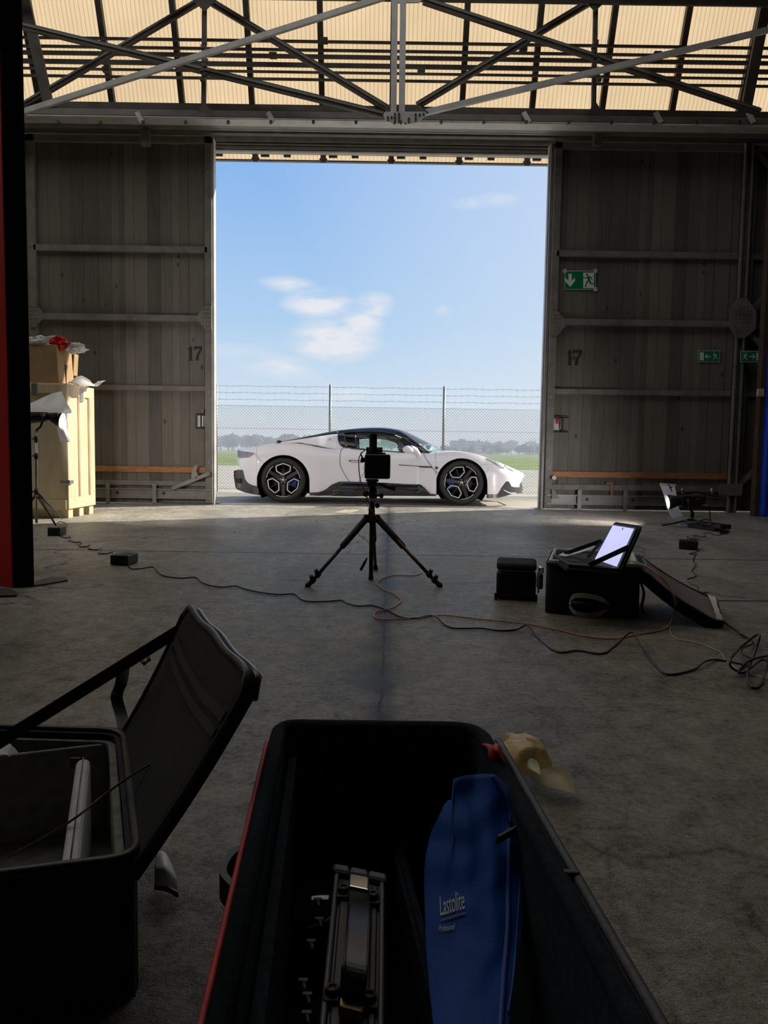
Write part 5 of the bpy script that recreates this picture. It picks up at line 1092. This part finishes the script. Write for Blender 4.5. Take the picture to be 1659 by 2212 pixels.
def net(ctrl, n=14, m=14, amp=.0, seed=0, sm=True):    # smooth sheet through a net of (px, py, z)
    pts = [[G(*p) for p in r] for r in ctrl]; R_n, C_n = len(pts), len(pts[0])
    def cr(a, t):
        k = len(a) - 1; f = min(t * k, k - 1e-6); i = int(f); s = f - i; p0, p1, p2, p3 = a[max(i - 1, 0)], a[i], a[i + 1], a[min(i + 2, k)]
        return .5 * ((2 * p1) + (p2 - p0) * s + (2 * p0 - 5 * p1 + 4 * p2 - p3) * s * s + (3 * p1 - p0 - 3 * p2 + p3) * s ** 3)
    def f(u, v):
        p = cr([cr(r, v) for r in pts], u)
        if amp: p = p + V((0, 0, amp)) * noise.noise(p * 30 + V((seed, 0, 0))) + V((amp, 0, 0)) * noise.noise(p * 24 + V((0, seed, 5)))
        return p
    b = MB(); b.grid(f, n, m, sm); return b
# ---- equipment case with the laptop
h = .254
FL_, FR_ = G(1176, 1325), G(1380, 1339); fd = FR_ - FL_; bkd = V((-fd.y, fd.x, 0)).normalized() * .52
cs = thing('equipment_case', 'open black roller case with grey lining and lid folded down to the floor at right', 'case', (FL_ + FR_) / 2 + bkd / 2)
L4 = loop([FL_, FR_, FR_ + bkd, FL_ + bkd], .04); b = MB(); shell(b, L4, .005, h, .012); b.build('case_body', 'fabric', cs)
b = MB(); I4 = inset_loop(L4, .014); shell(b, I4, .02, h + .008, .016, .05); b.build('inner_lining', 'greypad', cs)
I5 = inset_loop(L4, .020); b = MB(); b.tube([V((p.x, p.y, h + .008)) for p in I5 + I5[:2]], .011, 8); b.build('lining_rim', 'greypad', cs)
b = MB(); b.tube([V((p.x, p.y, h)) for p in L4 + L4[:2]], .006, 6); b.build('zip_edge', 'black', cs)
for u in (.30, .62): b = MB(); b.obox(FL_ + fd * u + bkd * .05 + V((0, 0, .06)), fd * .03, bkd * .9, (0, 0, h - .10), .004, 1); b.build('divider', 'greylining', cs)
def cf_(u, z, off=.006): return FL_ + fd * u + V((fd.y, -fd.x, 0)).normalized() * off + V((0, 0, z))
b = MB(); b.ribbon(spline([cf_(.27, .055, .004), cf_(.30, .095, .02), cf_(.38, .108, .03), cf_(.5, .106, .032), cf_(.60, .095, .026), cf_(.68, .06, .004)], 6), (0, 0, .024), .008); b.build('carry_handle', 'greypad', cs)
b = MB(); b.ribbon(spline([cf_(.27, .05, .004), cf_(.33, .018, .018), cf_(.45, .010, .022), cf_(.58, .018, .018), cf_(.68, .05, .004)], 6), (0, 0, .022), .008); b.build('carry_handle', 'greypad', cs)
b = MB(); b.tube(spline([cf_(.30, .062, .02), cf_(.48, .066, .04), cf_(.66, .058, .02)], 5), .017, 10); b.build('handle_grip', 'black', cs)
for u, z in ((.285, .062), (.665, .052)): b = MB(); b.ball(cf_(u, z, .022), .008, sub=2); b.build('handle_stud', 'chrome', cs)
b = MB(); q = FL_ + V((-.006, .10, .15)); b.box(q - V((.010, .04, .04)), q + V((.008, .04, .04)), .007); b.build('side_wheel', 'blackmatte', cs)
b = MB(); q = FL_ + V((-.004, .10, .21)); b.box(q - V((.008, .03, .02)), q + V((.010, .03, .012)), .005); b.build('side_buckle', 'chrome', cs)
Hn, Hf = FR_ + bkd * .02 + V((.012, 0, h - .012)), FR_ + bkd * .96 + V((.012, 0, h - .0)); En, Ef = G(1560, 1350, .02), G(1548, 1297, .055)
def lid(u, v, d=0):
    p = Hn.lerp(Hf, v).lerp(En.lerp(Ef, v), u); nn = (En - Hn).cross(Hf - Hn).normalized(); nn = nn if nn.z > 0 else -nn; return p + nn * (d - .018 * math.sin(u * math.pi))
b = MB(); b.grid(lambda u, v: lid(u, v, 0), 12, 6); b.grid(lambda u, v: lid(u, v, -.05), 12, 6)
for v in (0, 1): b.grid(lambda u, w: lid(u, v, -.05 * w), 12, 1)
for u_ in (0, 1): b.grid(lambda v, w: lid(u_, v, -.05 * w), 6, 1)
b.build('lid', 'fabric', cs); b = MB(); b.grid(lambda u, v: lid(.03 + .93 * u, .06 + .88 * v, .004 + .004 * noise.noise(V((u * 5, v * 4, 0)))), 14, 8); b.build('lid_lining', pm('taupe_lid_lining', (.20, .17, .12), .38, 0, .15, 6), cs, fix=False)
b = MB(); b.tube([lid(u / 12, 0, .0) for u in range(13)] + [lid(1, 1, 0)] + [lid(1 - u / 12, 1, 0) for u in range(1, 13)], .008, 6); b.build('lid_piping', 'black', cs)
b = MB(); b.ribbon([lid(.05, .3, .006), lid(.06, .6, .012), lid(.05, .9, .006)], V((.012, 0, 0)), .003); b.build('lid_strap', 'greylining', cs)
b = net([[(1529, 1283, .09), (1546, 1290, .09)], [(1540, 1310, .075), (1551, 1312, .075)], [(1548, 1335, .05), (1562, 1340, .04)]], 10, 6, .006, 4); tag(ctr(b).build('plastic_strip', 'wcord', fix=False), 'crinkled pale plastic strip on the outer end of the case lid', 'plastic strip')
b = MB(); q = FR_ + V((.02, .06, .0)); b.ribbon(spline([q + V((0, 0, .18)), q + V((.02, 0, .12)), q + V((.012, 0, .05)), q + V((.03, 0, .02))], 4), (0, .03, 0), .004); b.build('side_strap', 'black', cs)
# laptop in a strap stand
lz = .275
hb, hn = G(1283, 1209, lz), G(1336, 1228, lz); kb, kn = G(1194, 1198, lz + .005), G(1228, 1219, lz + .005)
lp = thing('laptop', 'open laptop with pale lavender blank screen resting on the equipment case', 'laptop', (hb + kn) / 2)
b = MB(); b.prism([hb, hn, kn, kb], (0, 0, -.016)); b.build('base', 'black', lp)
b = MB()
def kp(u, v, d=.001): return kb.lerp(hb, u).lerp(kn.lerp(hn, u), v) + V((0, 0, d))
KB = []
for r in range(5):
    b = MB()
    for c in range(12): u0, v0 = .50 + r * .085, .06 + c * .074; b.prism([kp(u0, v0), kp(u0 + .068, v0), kp(u0 + .068, v0 + .06), kp(u0, v0 + .06)], (0, 0, .002))
    KB.append(b)
bb = MB()
for k in KB:
    me_ = bpy.data.meshes.new('k'); k.b.to_mesh(me_); bb.b.from_mesh(me_); k.b.free()
bb.build('keyboard', 'ink', lp, fix=False)
b = MB(); b.prism([kp(.08, .33), kp(.40, .33), kp(.40, .67), kp(.08, .67)], (0, 0, .0012)); b.build('touchpad', pm('touchpad_grey', (.05, .05, .055), .3), lp)
TLs, TRs = P(1325, 1131, hb.y + .015), P(1376, 1139, hn.y + .005)
sn = (TLs - hb).cross(hn - hb).normalized(); sn = sn if sn.x < 0 else -sn
def sp2(u, v, d=0): return hb.lerp(hn, u).lerp(TLs.lerp(TRs, u), v) + sn * d
b = MB(); b.prism(loop([sp2(0, 0, -.006), sp2(1, 0, -.006), sp2(1, 1, -.006), sp2(0, 1, -.006)], [.001, .001, .02, .02], 4), sn * .006); b.build('screen_lid', 'black', lp)
b = MB(); b.face([sp2(.03, .02, .0015), sp2(.93, .02, .0015), sp2(.93, .955, .0015), sp2(.03, .955, .0015)]); b.build('screen', 'screen', lp, fix=False)
b = MB(); b.ball(sp2(.52, .90, .003), .005, sub=1); b.build('webcam_sticker', 'steellight', lp)
ls = thing('laptop_sleeve', 'black padded sleeve with triangular side straps holding the laptop open', 'laptop sleeve', (hb + kn) / 2 - V((0, 0, .03)))
b = MB(); b.prism(loop([kp(-.06, -.05, -.017), kp(1.0, -.05, -.017), kp(1.0, 1.06, -.017), kp(-.06, 1.06, -.017)], .015, 3), (0, 0, -.012)); b.build('sleeve_base', 'fabric', ls)
b = MB(); b.prism(loop([sp2(-.07, 0, -.007), sp2(1.07, 0, -.007), sp2(1.07, 1.06, -.007), sp2(-.07, 1.06, -.007)], [.002, .002, .03, .03], 5), -sn * .010); b.build('sleeve_cover', 'fabric', ls)
def arm(a, c, w=.022): b = MB(); b.ribbon([a, a.lerp(c, .5), c], (V((0, 0, w)) - (c - a).normalized() * (c - a).normalized().z * w), .004); b.build('side_strap', 'fabric', ls)
arm(kp(.30, -.03, .01), sp2(-.04, .50, .006)); arm(sp2(-.02, .50, .008), kp(.80, .10, .01)); arm(kp(.40, 1.04, .005), sp2(1.05, .52, .004), .026)
b = net([[(1206, 1199, .285), (1240, 1184, .30), (1279, 1177, .31)], [(1222, 1202, .285), (1255, 1193, .295), (1288, 1181, .31)]], 6, 10); tag(ctr(b).build('paper_sheet', 'white', fix=False), 'white paper sheet tucked behind the laptop on the case', 'paper')
# ---- black pouch
pa, pb = G(1071, 1296), G(1157, 1300); pdv = (pb - pa); pk = V((-pdv.y, pdv.x, 0)).normalized() * .13; phh = .155
po = thing('camera_pouch', 'small black camera bag with bulging lid flap on the floor left of the case', 'bag', (pa + pb) / 2 + pk / 2)
b = MB(); b.obox(pa + V((0, 0, .003)), pdv, pk, (0, 0, phh), .02, 3); b.build('pouch_body', 'fabric', po)
b = MB(); b.obox(pa + V((-.002, -.006, phh + .006)), pdv + V((.002, 0, 0)), pk * 1.08 + V((0, 0, .02)), (0, 0, .042), .019, 4); b.build('lid_flap', 'fabric', po)
b = MB(); b.tube([pa + V((0, -.004, phh - .005)), pb + V((0, -.004, phh - .015))], .003, 6); b.build('zip', 'black', po)
b = MB(); q = pb + V((.006, .02, .09)); b.tube(spline([q, q + V((.012, 0, -.02)), q + V((.010, 0, -.045))], 4), .004, 6); b.tube([q + V((0, 0, .03)), q + V((.01, 0, -.03))], .003, 6); b.build('zip_pull', 'black', po)
for xq in (pa, pb): b = MB(); b.box(xq + V((-.008, -.01, .0)), xq + V((.008, .02, .04)), .004); b.build('corner_tab', 'black', po)
# ---- left open soft case
hz_ = .22; P1, P2 = G(300, 1852, hz_), G(268, 1580, hz_); P0 = P1 + (G(0, 1890, hz_) - P1) * 1.75; P3 = P2 + (G(0, 1572, hz_) - P2) * 1.8
lc = thing('soft_case', 'open black soft case with grey-green padded compartments at the left foreground', 'case', ((P0 + P2) / 2).xy.to_3d())
LL = loop([P0, P1, P2, P3], .045, 5)
b = MB(); shell(b, LL, .004, hz_, .016, .02); b.build('case_body', 'fabric', lc)
LI = inset_loop(LL, .018); b = MB(); shell(b, LI, .02, hz_ - .012, .012, .03); b.build('inner_lining', 'greylining', lc)
b = MB(); b.tube([V((p.x, p.y, hz_)) for p in LL + LL[:2]], .009, 8); b.build('rim_piping', 'black', lc)
b = MB(); q = P1.copy(); q = q + (P0 - P1).normalized() * .012; b.tube([V((q.x + .006, q.y - .008, .02)), V((q.x + .006, q.y - .008, hz_ - .01))], .003, 6); b.build('corner_piping', 'steeldark', lc)
A1, A2 = G(-120, 1648, .205), G(243, 1606, .205); dd = (A1 - A2)
b = MB(); b.obox(V((A2.x, A2.y, .03)), dd, V((dd.y, -dd.x, 0)).normalized() * .012, (0, 0, .175), .004, 2); b.build('divider', 'greylining', lc)
B1, B2_ = G(180, 1640, .205), G(152, 1868, .205); b = MB()
dv = (B2_ - B1); nn = V((-dv.y, dv.x, 0)).normalized() * .026
b.obox(V((B1.x, B1.y, .03)) - nn * .5, dv, nn, (0, 0, .178), .011, 3); lab(b.build('divider', 'greypad', lc), 'pale grey padded divider')
b = MB(); b.tube([B1 + V((0, 0, .004)), B2_ + V((0, 0, .004))], .0012, 5); b.build('divider_seam', 'greylining', lc)
b = MB(); q = G(150, 1640, .2); b.obox(q + V((0, 0, -.02)), V((.02, 0, 0)), V((0, .006, 0)), (0, 0, .022), .001, 1); b.build('hook_tab', 'steeldark', lc)
vv = G(405, 1307, .49); vF = P(405, 1309, P2.y - .04) - P2; vN = P(540, 1462, P1.y - .03) - P1
up_ = (vF + vN) / 2
def ld(s, t, d=0):                                     # s along hinge 0 near..1 far, t up the lid
    p = P1.lerp(P2, s) + vN.lerp(vF, s) * t; n_ = (P2 - P1).cross(up_).normalized(); n_ = n_ if n_.x > 0 else -n_
    return p + n_ * (d + .005 * math.sin(t * 3.1)) + V((0, 0, .0028 * math.sin(s * 15) * t * t))
def slab(b, s0, s1, t0, t1, d0, d1, n=16, m=12, rad=.06):
    def q(u, v, d):
        s, t = s0 + (s1 - s0) * u, t0 + (t1 - t0) * v
        if rad: e = max(0, abs(u - .5) * 2 - (1 - 2 * rad)) / (2 * rad); k = (1 - math.sqrt(max(0, 1 - e * e))) * rad * 1.4; t = t0 + (t - t0) * (1 - k)
        return ld(s, t, d)
    b.grid(lambda u, v: q(u, v, d0), n, m); b.grid(lambda u, v: q(u, v, d1), n, m)
    for k in (0, 1): b.grid(lambda v, w: q(k, v, d0 + (d1 - d0) * w), m, 2); b.grid(lambda u, w: q(u, k, d0 + (d1 - d0) * w), n, 2)
b = MB(); slab(b, -.02, 1.0, -.10, 1.0, .0, .016); lo_ = b.build('lid', 'fabric', lc)
def lq(u, d=0):
    e = max(0, abs(u - .5) * 2 - .88) / .12; k = (1 - math.sqrt(max(0, 1 - e * e))) * .06 * 1.4; return ld(-.02 + 1.02 * u, 1.0 * (1 - k), d)
b = MB(); b.tube([ld(-.02, t / 10, .0) for t in range(-1, 9)] + [lq(u / 20, .0) for u in range(21)] + [ld(1.0, t / 10, 0) for t in range(8, -1, -1)], .006, 8); b.build('lid_piping', 'black', lo_)
b = MB(); b.tube([lq(u / 20, .016) for u in range(21)], .006, 8); b.build('lid_piping', 'cord', lo_)
for t, w in ((.80, .055), (.71, .05)): b = MB(); b.grid(lambda u, v: ld(.02 + .93 * u, t - w * v - .04 * math.sin(u * 3.1), -.003), 16, 3); lab(b.build('mesh_pocket_band', pm('taupe_mesh', (.045, .036, .026), .9), lo_, fix=False), 'taupe elastic pocket band')
st0, st1 = ld(.98, .80, -.002), G(-60, 1640, .25); mid = st0.lerp(st1, .28)
b = MB(); b.ribbon(spline([st0, mid, st0.lerp(st1, .6), st1], 4), V((.0, .012, .026)), .003); b.build('lid_strap', 'black', lc)
b = MB(); b.ribbon(spline([mid + V((0, 0, .0)), G(262, 1475, .30), G(252, 1505, .27), G(262, 1545, .24), P2 + V((.0, 0, .005))], 5), V((.024, .006, 0)), .003); b.build('lid_strap', 'black', lc)
b = MB(); b.tube([G(300, 1420, .36), G(312, 1434, .355), G(322, 1426, .36), G(318, 1408, .365)], .004, 6); b.build('strap_buckle', 'steeldark', lc)
cable('thin_cord', 'steeldark', [(20, 1850, .12), (60, 1828, .15), (110, 1800, .18), (165, 1765, .22), (215, 1725, .22), (262, 1690, .24), (300, 1665, .26), (345, 1640, .28), (375, 1625, .29), (400, 1605, .30)], .002, 'thin grey cord trailing from the left case compartment onto its lid')
b = net([[(-20, 1600, .19), (10, 1598, .21), (40, 1632, .19)], [(-20, 1632, .20), (10, 1630, .215), (44, 1634, .19)]], 8, 8, .008, 3, False); tag(ctr(b).build('crumpled_bag', 'film', fix=False), 'bit of crumpled clear bag in the back compartment of the left case', 'plastic bag')
b = net([[(337, 1842, .05), (350, 1840, .06), (360, 1850, .055)], [(336, 1880, .055), (358, 1878, .07), (376, 1890, .045)], [(335, 1912, .03), (360, 1912, .035), (382, 1922, .015)]], 12, 10, .003, 2)
tag(ctr(b).build('silver_flap', pm('silver_cloth', (.88, .92, .97), .4, 0, .05), fix=False, sol=.004), 'small silver-white cloth flap lying on the floor beside the left case', 'cloth')
b = net([[(334, 1908, .012), (360, 1914, .014), (383, 1928, .012)], [(334, 1922, .003), (362, 1926, .004), (384, 1938, .003)]], 6, 8); tag(ctr(b).build('black_strap', 'black', fix=False, sol=.004), 'short black strap end on the floor under the silver flap', 'strap')
# ---- the long open case in the centre foreground
rz_ = .35
a_, c_, d_, e_ = G(590, 1566, rz_), G(1046, 1572, rz_), G(1400, 2212, rz_), G(445, 2212, rz_)
e2 = e_ + (e_ - a_) * .45; d2 = d_ + (d_ - c_) * .45
cc_ = thing('rolling_case', 'long open black rolling case with red piping pointing at the tripod in the foreground', 'case', ((a_ + d2) / 2).xy.to_3d())
LC = loop([e2, d2, c_, a_], [.03, .03, .065, .05], 8)
b = MB(); shell(b, LC, .004, rz_, .022, .02); b.build('case_body', 'felt', cc_)
b = MB(); b.tube([V((p.x, p.y, rz_ + .002)) for p in inset_loop(LC + LC[:1], .011)], .0115, 10); b.build('padded_rim', 'felt', cc_)
i0 = min(range(len(LC)), key=lambda i: (LC[i] - a_).length)
Lo = inset_loop(LC, -.004); pip = [V((p.x, p.y, rz_ - .010)) for p in ([a_ + (e2 - a_).normalized() * (.05 + t * .06) for t in range(18)])]
off = V((a_ - e2).normalized()).cross(V((0, 0, 1))).normalized() * -.006
b = MB(); b.tube([p + off for p in pip], .0035, 8); lab(b.build('red_piping', 'red', cc_), 'red piping along the left rim')
off2 = V((c_ - d2).normalized()).cross(V((0, 0, 1))).normalized() * .008
b = MB(); b.tube([V((p.x, p.y, rz_ + .004)) + off2 for p in [c_ + (d2 - c_).normalized() * (.07 + t * .035) for t in range(28)]], .006, 8); b.build('zip_edge', pm('dark_zip_tape', (.05, .05, .06), .6, 0, .4, 200), cc_)
b = MB(); q = G(1227, 1892, rz_ + .006); b.box(q - V((.012, .004, .006)), q + V((.012, .004, .006)), .002); b.build('zip_stop', 'black', cc_)
b = MB(); q0 = G(528, 1850, rz_ - .03); q1 = G(506, 1940, rz_ - .03); b.ribbon(spline([q0, q0.lerp(q1, .3) + V((-.014, 0, 0)), q0.lerp(q1, .7) + V((-.016, 0, 0)), q1], 5), (0, 0, .03), .008); b.build('side_handle', 'black', cc_)
D0, D1_ = G(815, 1690, .16), G(945, 2212, .23); b = MB(); dq = D1_ - D0; nn = V((-dq.y, dq.x, 0)).normalized() * .016
b.prism([V((D0.x, D0.y, .02)), V((D0.x, D0.y, D0.z)), V((D1_.x, D1_.y, D1_.z)), V((D1_.x, D1_.y, .02))], nn); bmesh.ops.bevel(b.b, geom=b.b.edges[:], offset=.006, segments=3, affect='EDGES'); b.build('padded_divider', 'felt', cc_)
b = MB(); L2 = [a_.lerp(e2, t) + (c_ - a_).normalized() * .03 for t in (.06, 1)]
b.prism([V((L2[0].x, L2[0].y, .03)), V((L2[0].x, L2[0].y, .32)), V((L2[1].x, L2[1].y, .32)), V((L2[1].x, L2[1].y, .03))], (c_ - a_).normalized() * .012); b.build('side_padding', 'felt', cc_)
# red cloth tucked at the rim
b = net([[(1043, 1603, .36), (1058, 1612, .365), (1072, 1606, .375)], [(1052, 1628, .36), (1066, 1622, .38), (1080, 1612, .37)], [(1062, 1640, .36), (1076, 1636, .375), (1086, 1655, .36)]], 14, 14, .012, 6, False)
tag(ctr(b).build('red_cloth', 'red', fix=False, sol=.003), 'crumpled bright red cloth poking over the right rim of the rolling case', 'cloth')
# ---- lamp head inside the case
zf = .20
Q = lambda px, py, z=zf: G(px, py, z)
fx_ = thing('studio_light', 'black metal studio light with a leather carry handle lying inside the rolling case', 'studio light', V((Q(770, 2050).x, Q(770, 2050).y, .03)))
A0, A1_, B0, B1_ = Q(722, 1880), Q(832, 1902), Q(676, 2330), Q(829, 2330)
def fp(u, v, d=0): return A0.lerp(A1_, u).lerp(B0.lerp(B1_, u), v) + V((0, 0, d))
def fbox(nm, u0, u1, v0, v1, z0, z1, mat, bev=.002): b = MB(); a = fp(u0, v0, z0); b.obox(a, fp(u1, v0, z0) - a, fp(u0, v1, z0) - a, (0, 0, z1 - z0), bev, 1); return b.build(nm, mat, fx_)
M['rails'] = pm('grey_aluminium', (.17, .175, .18), .5, 0, .1, 10)
M['plate'] = pm('dark_anodised_metal', (.045, .046, .05), .45, 0, .15, 10)
fbox('housing', 0, 1, 0, 1, -.13, -.012, 'black', .006); fbox('back_plate', .10, .92, .02, .98, -.012, -.004, 'plate')
fbox('side_rail', .02, .10, .03, 1, -.012, .004, 'rails'); fbox('side_rail', .90, .98, .03, 1, -.012, .004, 'rails'); fbox('inner_rail', .16, .34, .05, .97, -.006, .0, 'plate'); fbox('inner_rail', .74, .86, .05, .97, -.006, .0, 'plate')
for u0, u1 in ((-.02, .30), (.32, .66), (.68, 1.02)): fbox('end_block', u0, u1, -.028, .022, -.03, .006, 'rails', .003)
M['leather'] = pm('black_leather', (.012, .011, .011), .35, 0, .15, 30)
hp = [(775, 1921, .010), (776, 1935, .028), (776, 1965, .040), (774, 2010, .046), (770, 2060, .046), (766, 2110, .038), (762, 2140, .022), (759, 2160, .010)]
wv = (A1_ - A0) * .36
b = MB(); b.ribbon(spline([Q(x, y, zf + z) for x, y, z in hp], 6), wv, .007); b.build('carry_handle', 'leather', fx_)
for sd in (-.46, .46): b = MB(); b.tube(spline([Q(x, y, zf + z + .004) + wv * sd for x, y, z in hp], 4), .0012, 5); b.build('handle_stitching', 'cord', fx_)
q = Q(775, 1924, zf + .02); b = MB(); b.obox(q - wv * .5 + V((0, -.016, -.006)), wv, V((0, .032, -.001)), V((0, .003, .018)), .002, 2); lab(b.build('handle_clasp', 'chrome', fx_), 'bright chrome handle end')
q = Q(758, 2180, zf + .012); M['bronze'] = pm('bronze_metal', (.42, .27, .12), .3, .9, .1); b = MB(); b.obox(q - wv * .52 + V((0, -.004, -.012)), wv * 1.04, V((0, .060, .008)), (0, 0, .014), .004, 3); lab(b.build('handle_clasp', 'bronze', fx_), 'bronze-toned handle end')
for (x, y) in ((741, 1934), (806, 1948), (718, 2155), (798, 2170)):
    q = Q(x, y, zf + .0); b = MB(); b.obox(q + V((-.010, -.012, -.004)), (.020, 0, 0), (0, .022, 0), (0, 0, .010), .003, 2); m_ = b.build('handle_lug', 'plate', fx_)
    b = MB(); b.lathe([(0, .011), (.004, .011), (.0045, .013), (.007, .013), (.008, .006)], q, (0, 0, 1), 16); b.build('screw', 'steeldark', m_)
for (x, y) in ((686, 1945), (690, 1987), (672, 2035), (655, 2120), (664, 2150), (662, 2190)):
    q = Q(x, y, zf - .02); b = MB(); b.tube([q, q + V((.004, -.018, 0))], .003, 6); b.box(q - V((.006, .003, .003)), q + V((.006, .003, .003)), .001); b.build('hinge_pin', 'plate', fx_)
q = Q(665, 1950, .12); b = MB(); b.lathe([(0, .02), (.05, .015), (.058, .0), (.064, -.01), (.064, -.06)], q, (-.2, -.15, 1), 36); b.build('side_lens', 'gloss', fx_)
b = MB(); b.lathe([(.055, .004), (.060, .006), (.062, .0)], q, (-.2, -.15, 1), 36); b.build('lens_ring', 'plate', fx_)
# ---- blue bag
TOPB = [(915, 1885), (918, 1850), (930, 1800), (943, 1770), (957, 1738), (966, 1728), (975, 1726), (976.5, 1682), (1000, 1675), (1040, 1672), (1064, 1674), (1085, 1692), (1105, 1722), (1126, 1765), (1131, 1785), (1132, 1800)]
BOTB = [(915, 1890), (917, 2000), (925, 2120), (935, 2215), (950, 2330), (1000, 2390), (1060, 2380), (1090, 2212), (1110, 2090), (1124, 2000), (1132, 1810)]
def bagp(x, y, o=0):
    t = (y - 1680) / 532; Dy = 1.01 - .29 * t; p = P(x, y, Dy); u = (x - 915) / 217
    return p + V((0, -1, .45)) * (o + .028 * math.sin(max(0, min(1, u)) * math.pi) ** .6 + .010 * noise.noise(V((x / 40, y / 70, 1))) * max(0, 1 - t * .9))
b = MB()
def bg_(u, v, o): x = 915.5 + 216 * u; a, c = interp(TOPB, x), interp(BOTB, x); return bagp(x, a + (c - a) * v, o)
b.grid(lambda u, v: bg_(u, v, 0), 60, 60); b.grid(lambda u, v: bg_(u, v, 0) + V((0, .045 * (math.sin(u * math.pi) * math.sin(max(.02, v) * math.pi)) ** .4 if 0 < u < 1 and 0 < v < 1 else 0, 0)), 60, 60)
bag = tag(ctr(b).build('reflector_bag', 'bluebag'), 'bright blue zipped nylon bag with white lettering standing in the rolling case', 'bag')
def onbag(name, mat, pts, r, o=.003): b = MB(); b.tube([bagp(x, y, o) for x, y in [(q.x, q.y) for q in spline([V((x, y, 0)) for x, y in pts], 5)]], r, 6); return b.build(name, mat, bag)
M['bluedark'] = pm('dark_blue_tape', (.005, .04, .26), .6, 0, .1)
onbag('zip_tape', 'bluedark', [(1095, 1790), (1093, 1900), (1090, 2010), (1080, 2110), (1072, 2212), (1066, 2280)], .004, -.001); onbag('zip_tape', 'bluedark', [(1120, 1790), (1120, 1900), (1113, 2010), (1102, 2110), (1090, 2180)], .002, -.001)
onbag('top_seam', 'bluedark', [(1056, 1678), (1072, 1700), (1088, 1728), (1096, 1752), (1098, 1775), (1112, 1778), (1128, 1772)], .0025, .001)
b = MB(); b.ribbon([bagp(1117, 1784, .012), bagp(1090, 1796, .016), bagp(1062, 1809, .018)], V((.002, 0, .010)), .003); b.build('zip_pull', 'steeldark', bag)
b = MB(); b.ball(bagp(1112, 1782, .010), .006, sub=2); b.tube([bagp(1108, 1778, .012), bagp(1118, 1784, .012)], .002, 6); b.build('zip_slider', 'chrome', bag)
# printed lettering: font outlines laid on the bag
M['print'] = pm('pale_print', (.50, .54, .50), .6, 0, .08)
def bag_text(txt, O, ux_, uy_, name):                  # O origin px, ux_: px per text width, uy_: px per unit height
    cu = bpy.data.curves.new('txt', 'FONT'); cu.body = txt; cu.size = 1; ob = bpy.data.objects.new('txt', cu); C.objects.link(ob)
    dg = bpy.context.evaluated_depsgraph_get(); me_ = bpy.data.meshes.new_from_object(ob.evaluated_get(dg)); bpy.data.objects.remove(ob)
    xs_ = [v.co.x for v in me_.vertices]; w = max(xs_) - min(xs_); x0_ = min(xs_); b = MB(); b.b.from_mesh(me_)
    for v in b.b.verts: u, k = (v.co.x - x0_) / w, v.co.y; v.co = bagp(O[0] + ux_[0] * u + uy_[0] * k, O[1] + ux_[1] * u + uy_[1] * k, .0022)
    b.build(name, 'print', bag, fix=False)
bag_text('Lastolite', (948.5, 1971), (49.5, -17), (-2, -58), 'lettering'); bag_text('Professional', (944.5, 2004), (32, -6), (2.5, -19), 'lettering')
b = MB(); b.tube([bagp(949 + 50.5 * k / 8, 1982 - 19 * k / 8, .0022) for k in range(9)], .0007, 5); b.build('underline', 'print', bag)
# ---- waxy yellow paper on the floor
b = net([[(1088, 1606, .03), (1098, 1588, .07), (1118, 1583, .08), (1146, 1590, .06)], [(1082, 1640, .02), (1096, 1615, .08), (1140, 1604, .10), (1188, 1628, .06)], [(1092, 1672, .01), (1112, 1650, .06), (1150, 1648, .07), (1193, 1655, .04)], [(1108, 1712, .003), (1132, 1690, .02), (1140, 1668, .05), (1165, 1660, .03)]], 26, 26, .016, 9, False)
tag(ctr(b).build('wax_paper', 'yellow', fix=False), 'crumpled brownish-yellow wax paper on the floor right of the rolling case', 'paper')
b = net([[(1106, 1622, .06), (1130, 1630, .08), (1160, 1645, .07)], [(1112, 1640, .05), (1142, 1660, .06), (1172, 1674, .06)]], 8, 14, .005, 2); tag(ctr(b).build('wax_paper', 'yellow2', fix=False), 'narrow pale fold of wax paper lying over the brownish crumple', 'paper')
b = net([[(1142, 1672, .03), (1175, 1662, .075), (1206, 1655, .085), (1228, 1654, .07)], [(1150, 1684, .015), (1182, 1680, .055), (1216, 1678, .06), (1238, 1690, .03)], [(1165, 1696, .008), (1190, 1702, .01), (1220, 1710, .01), (1243, 1714, .003)]], 12, 16, .003, 4)
tag(ctr(b).build('wax_paper', 'yellow2', fix=False), 'smooth pale yellow strip of wax paper curling up from the floor', 'paper')
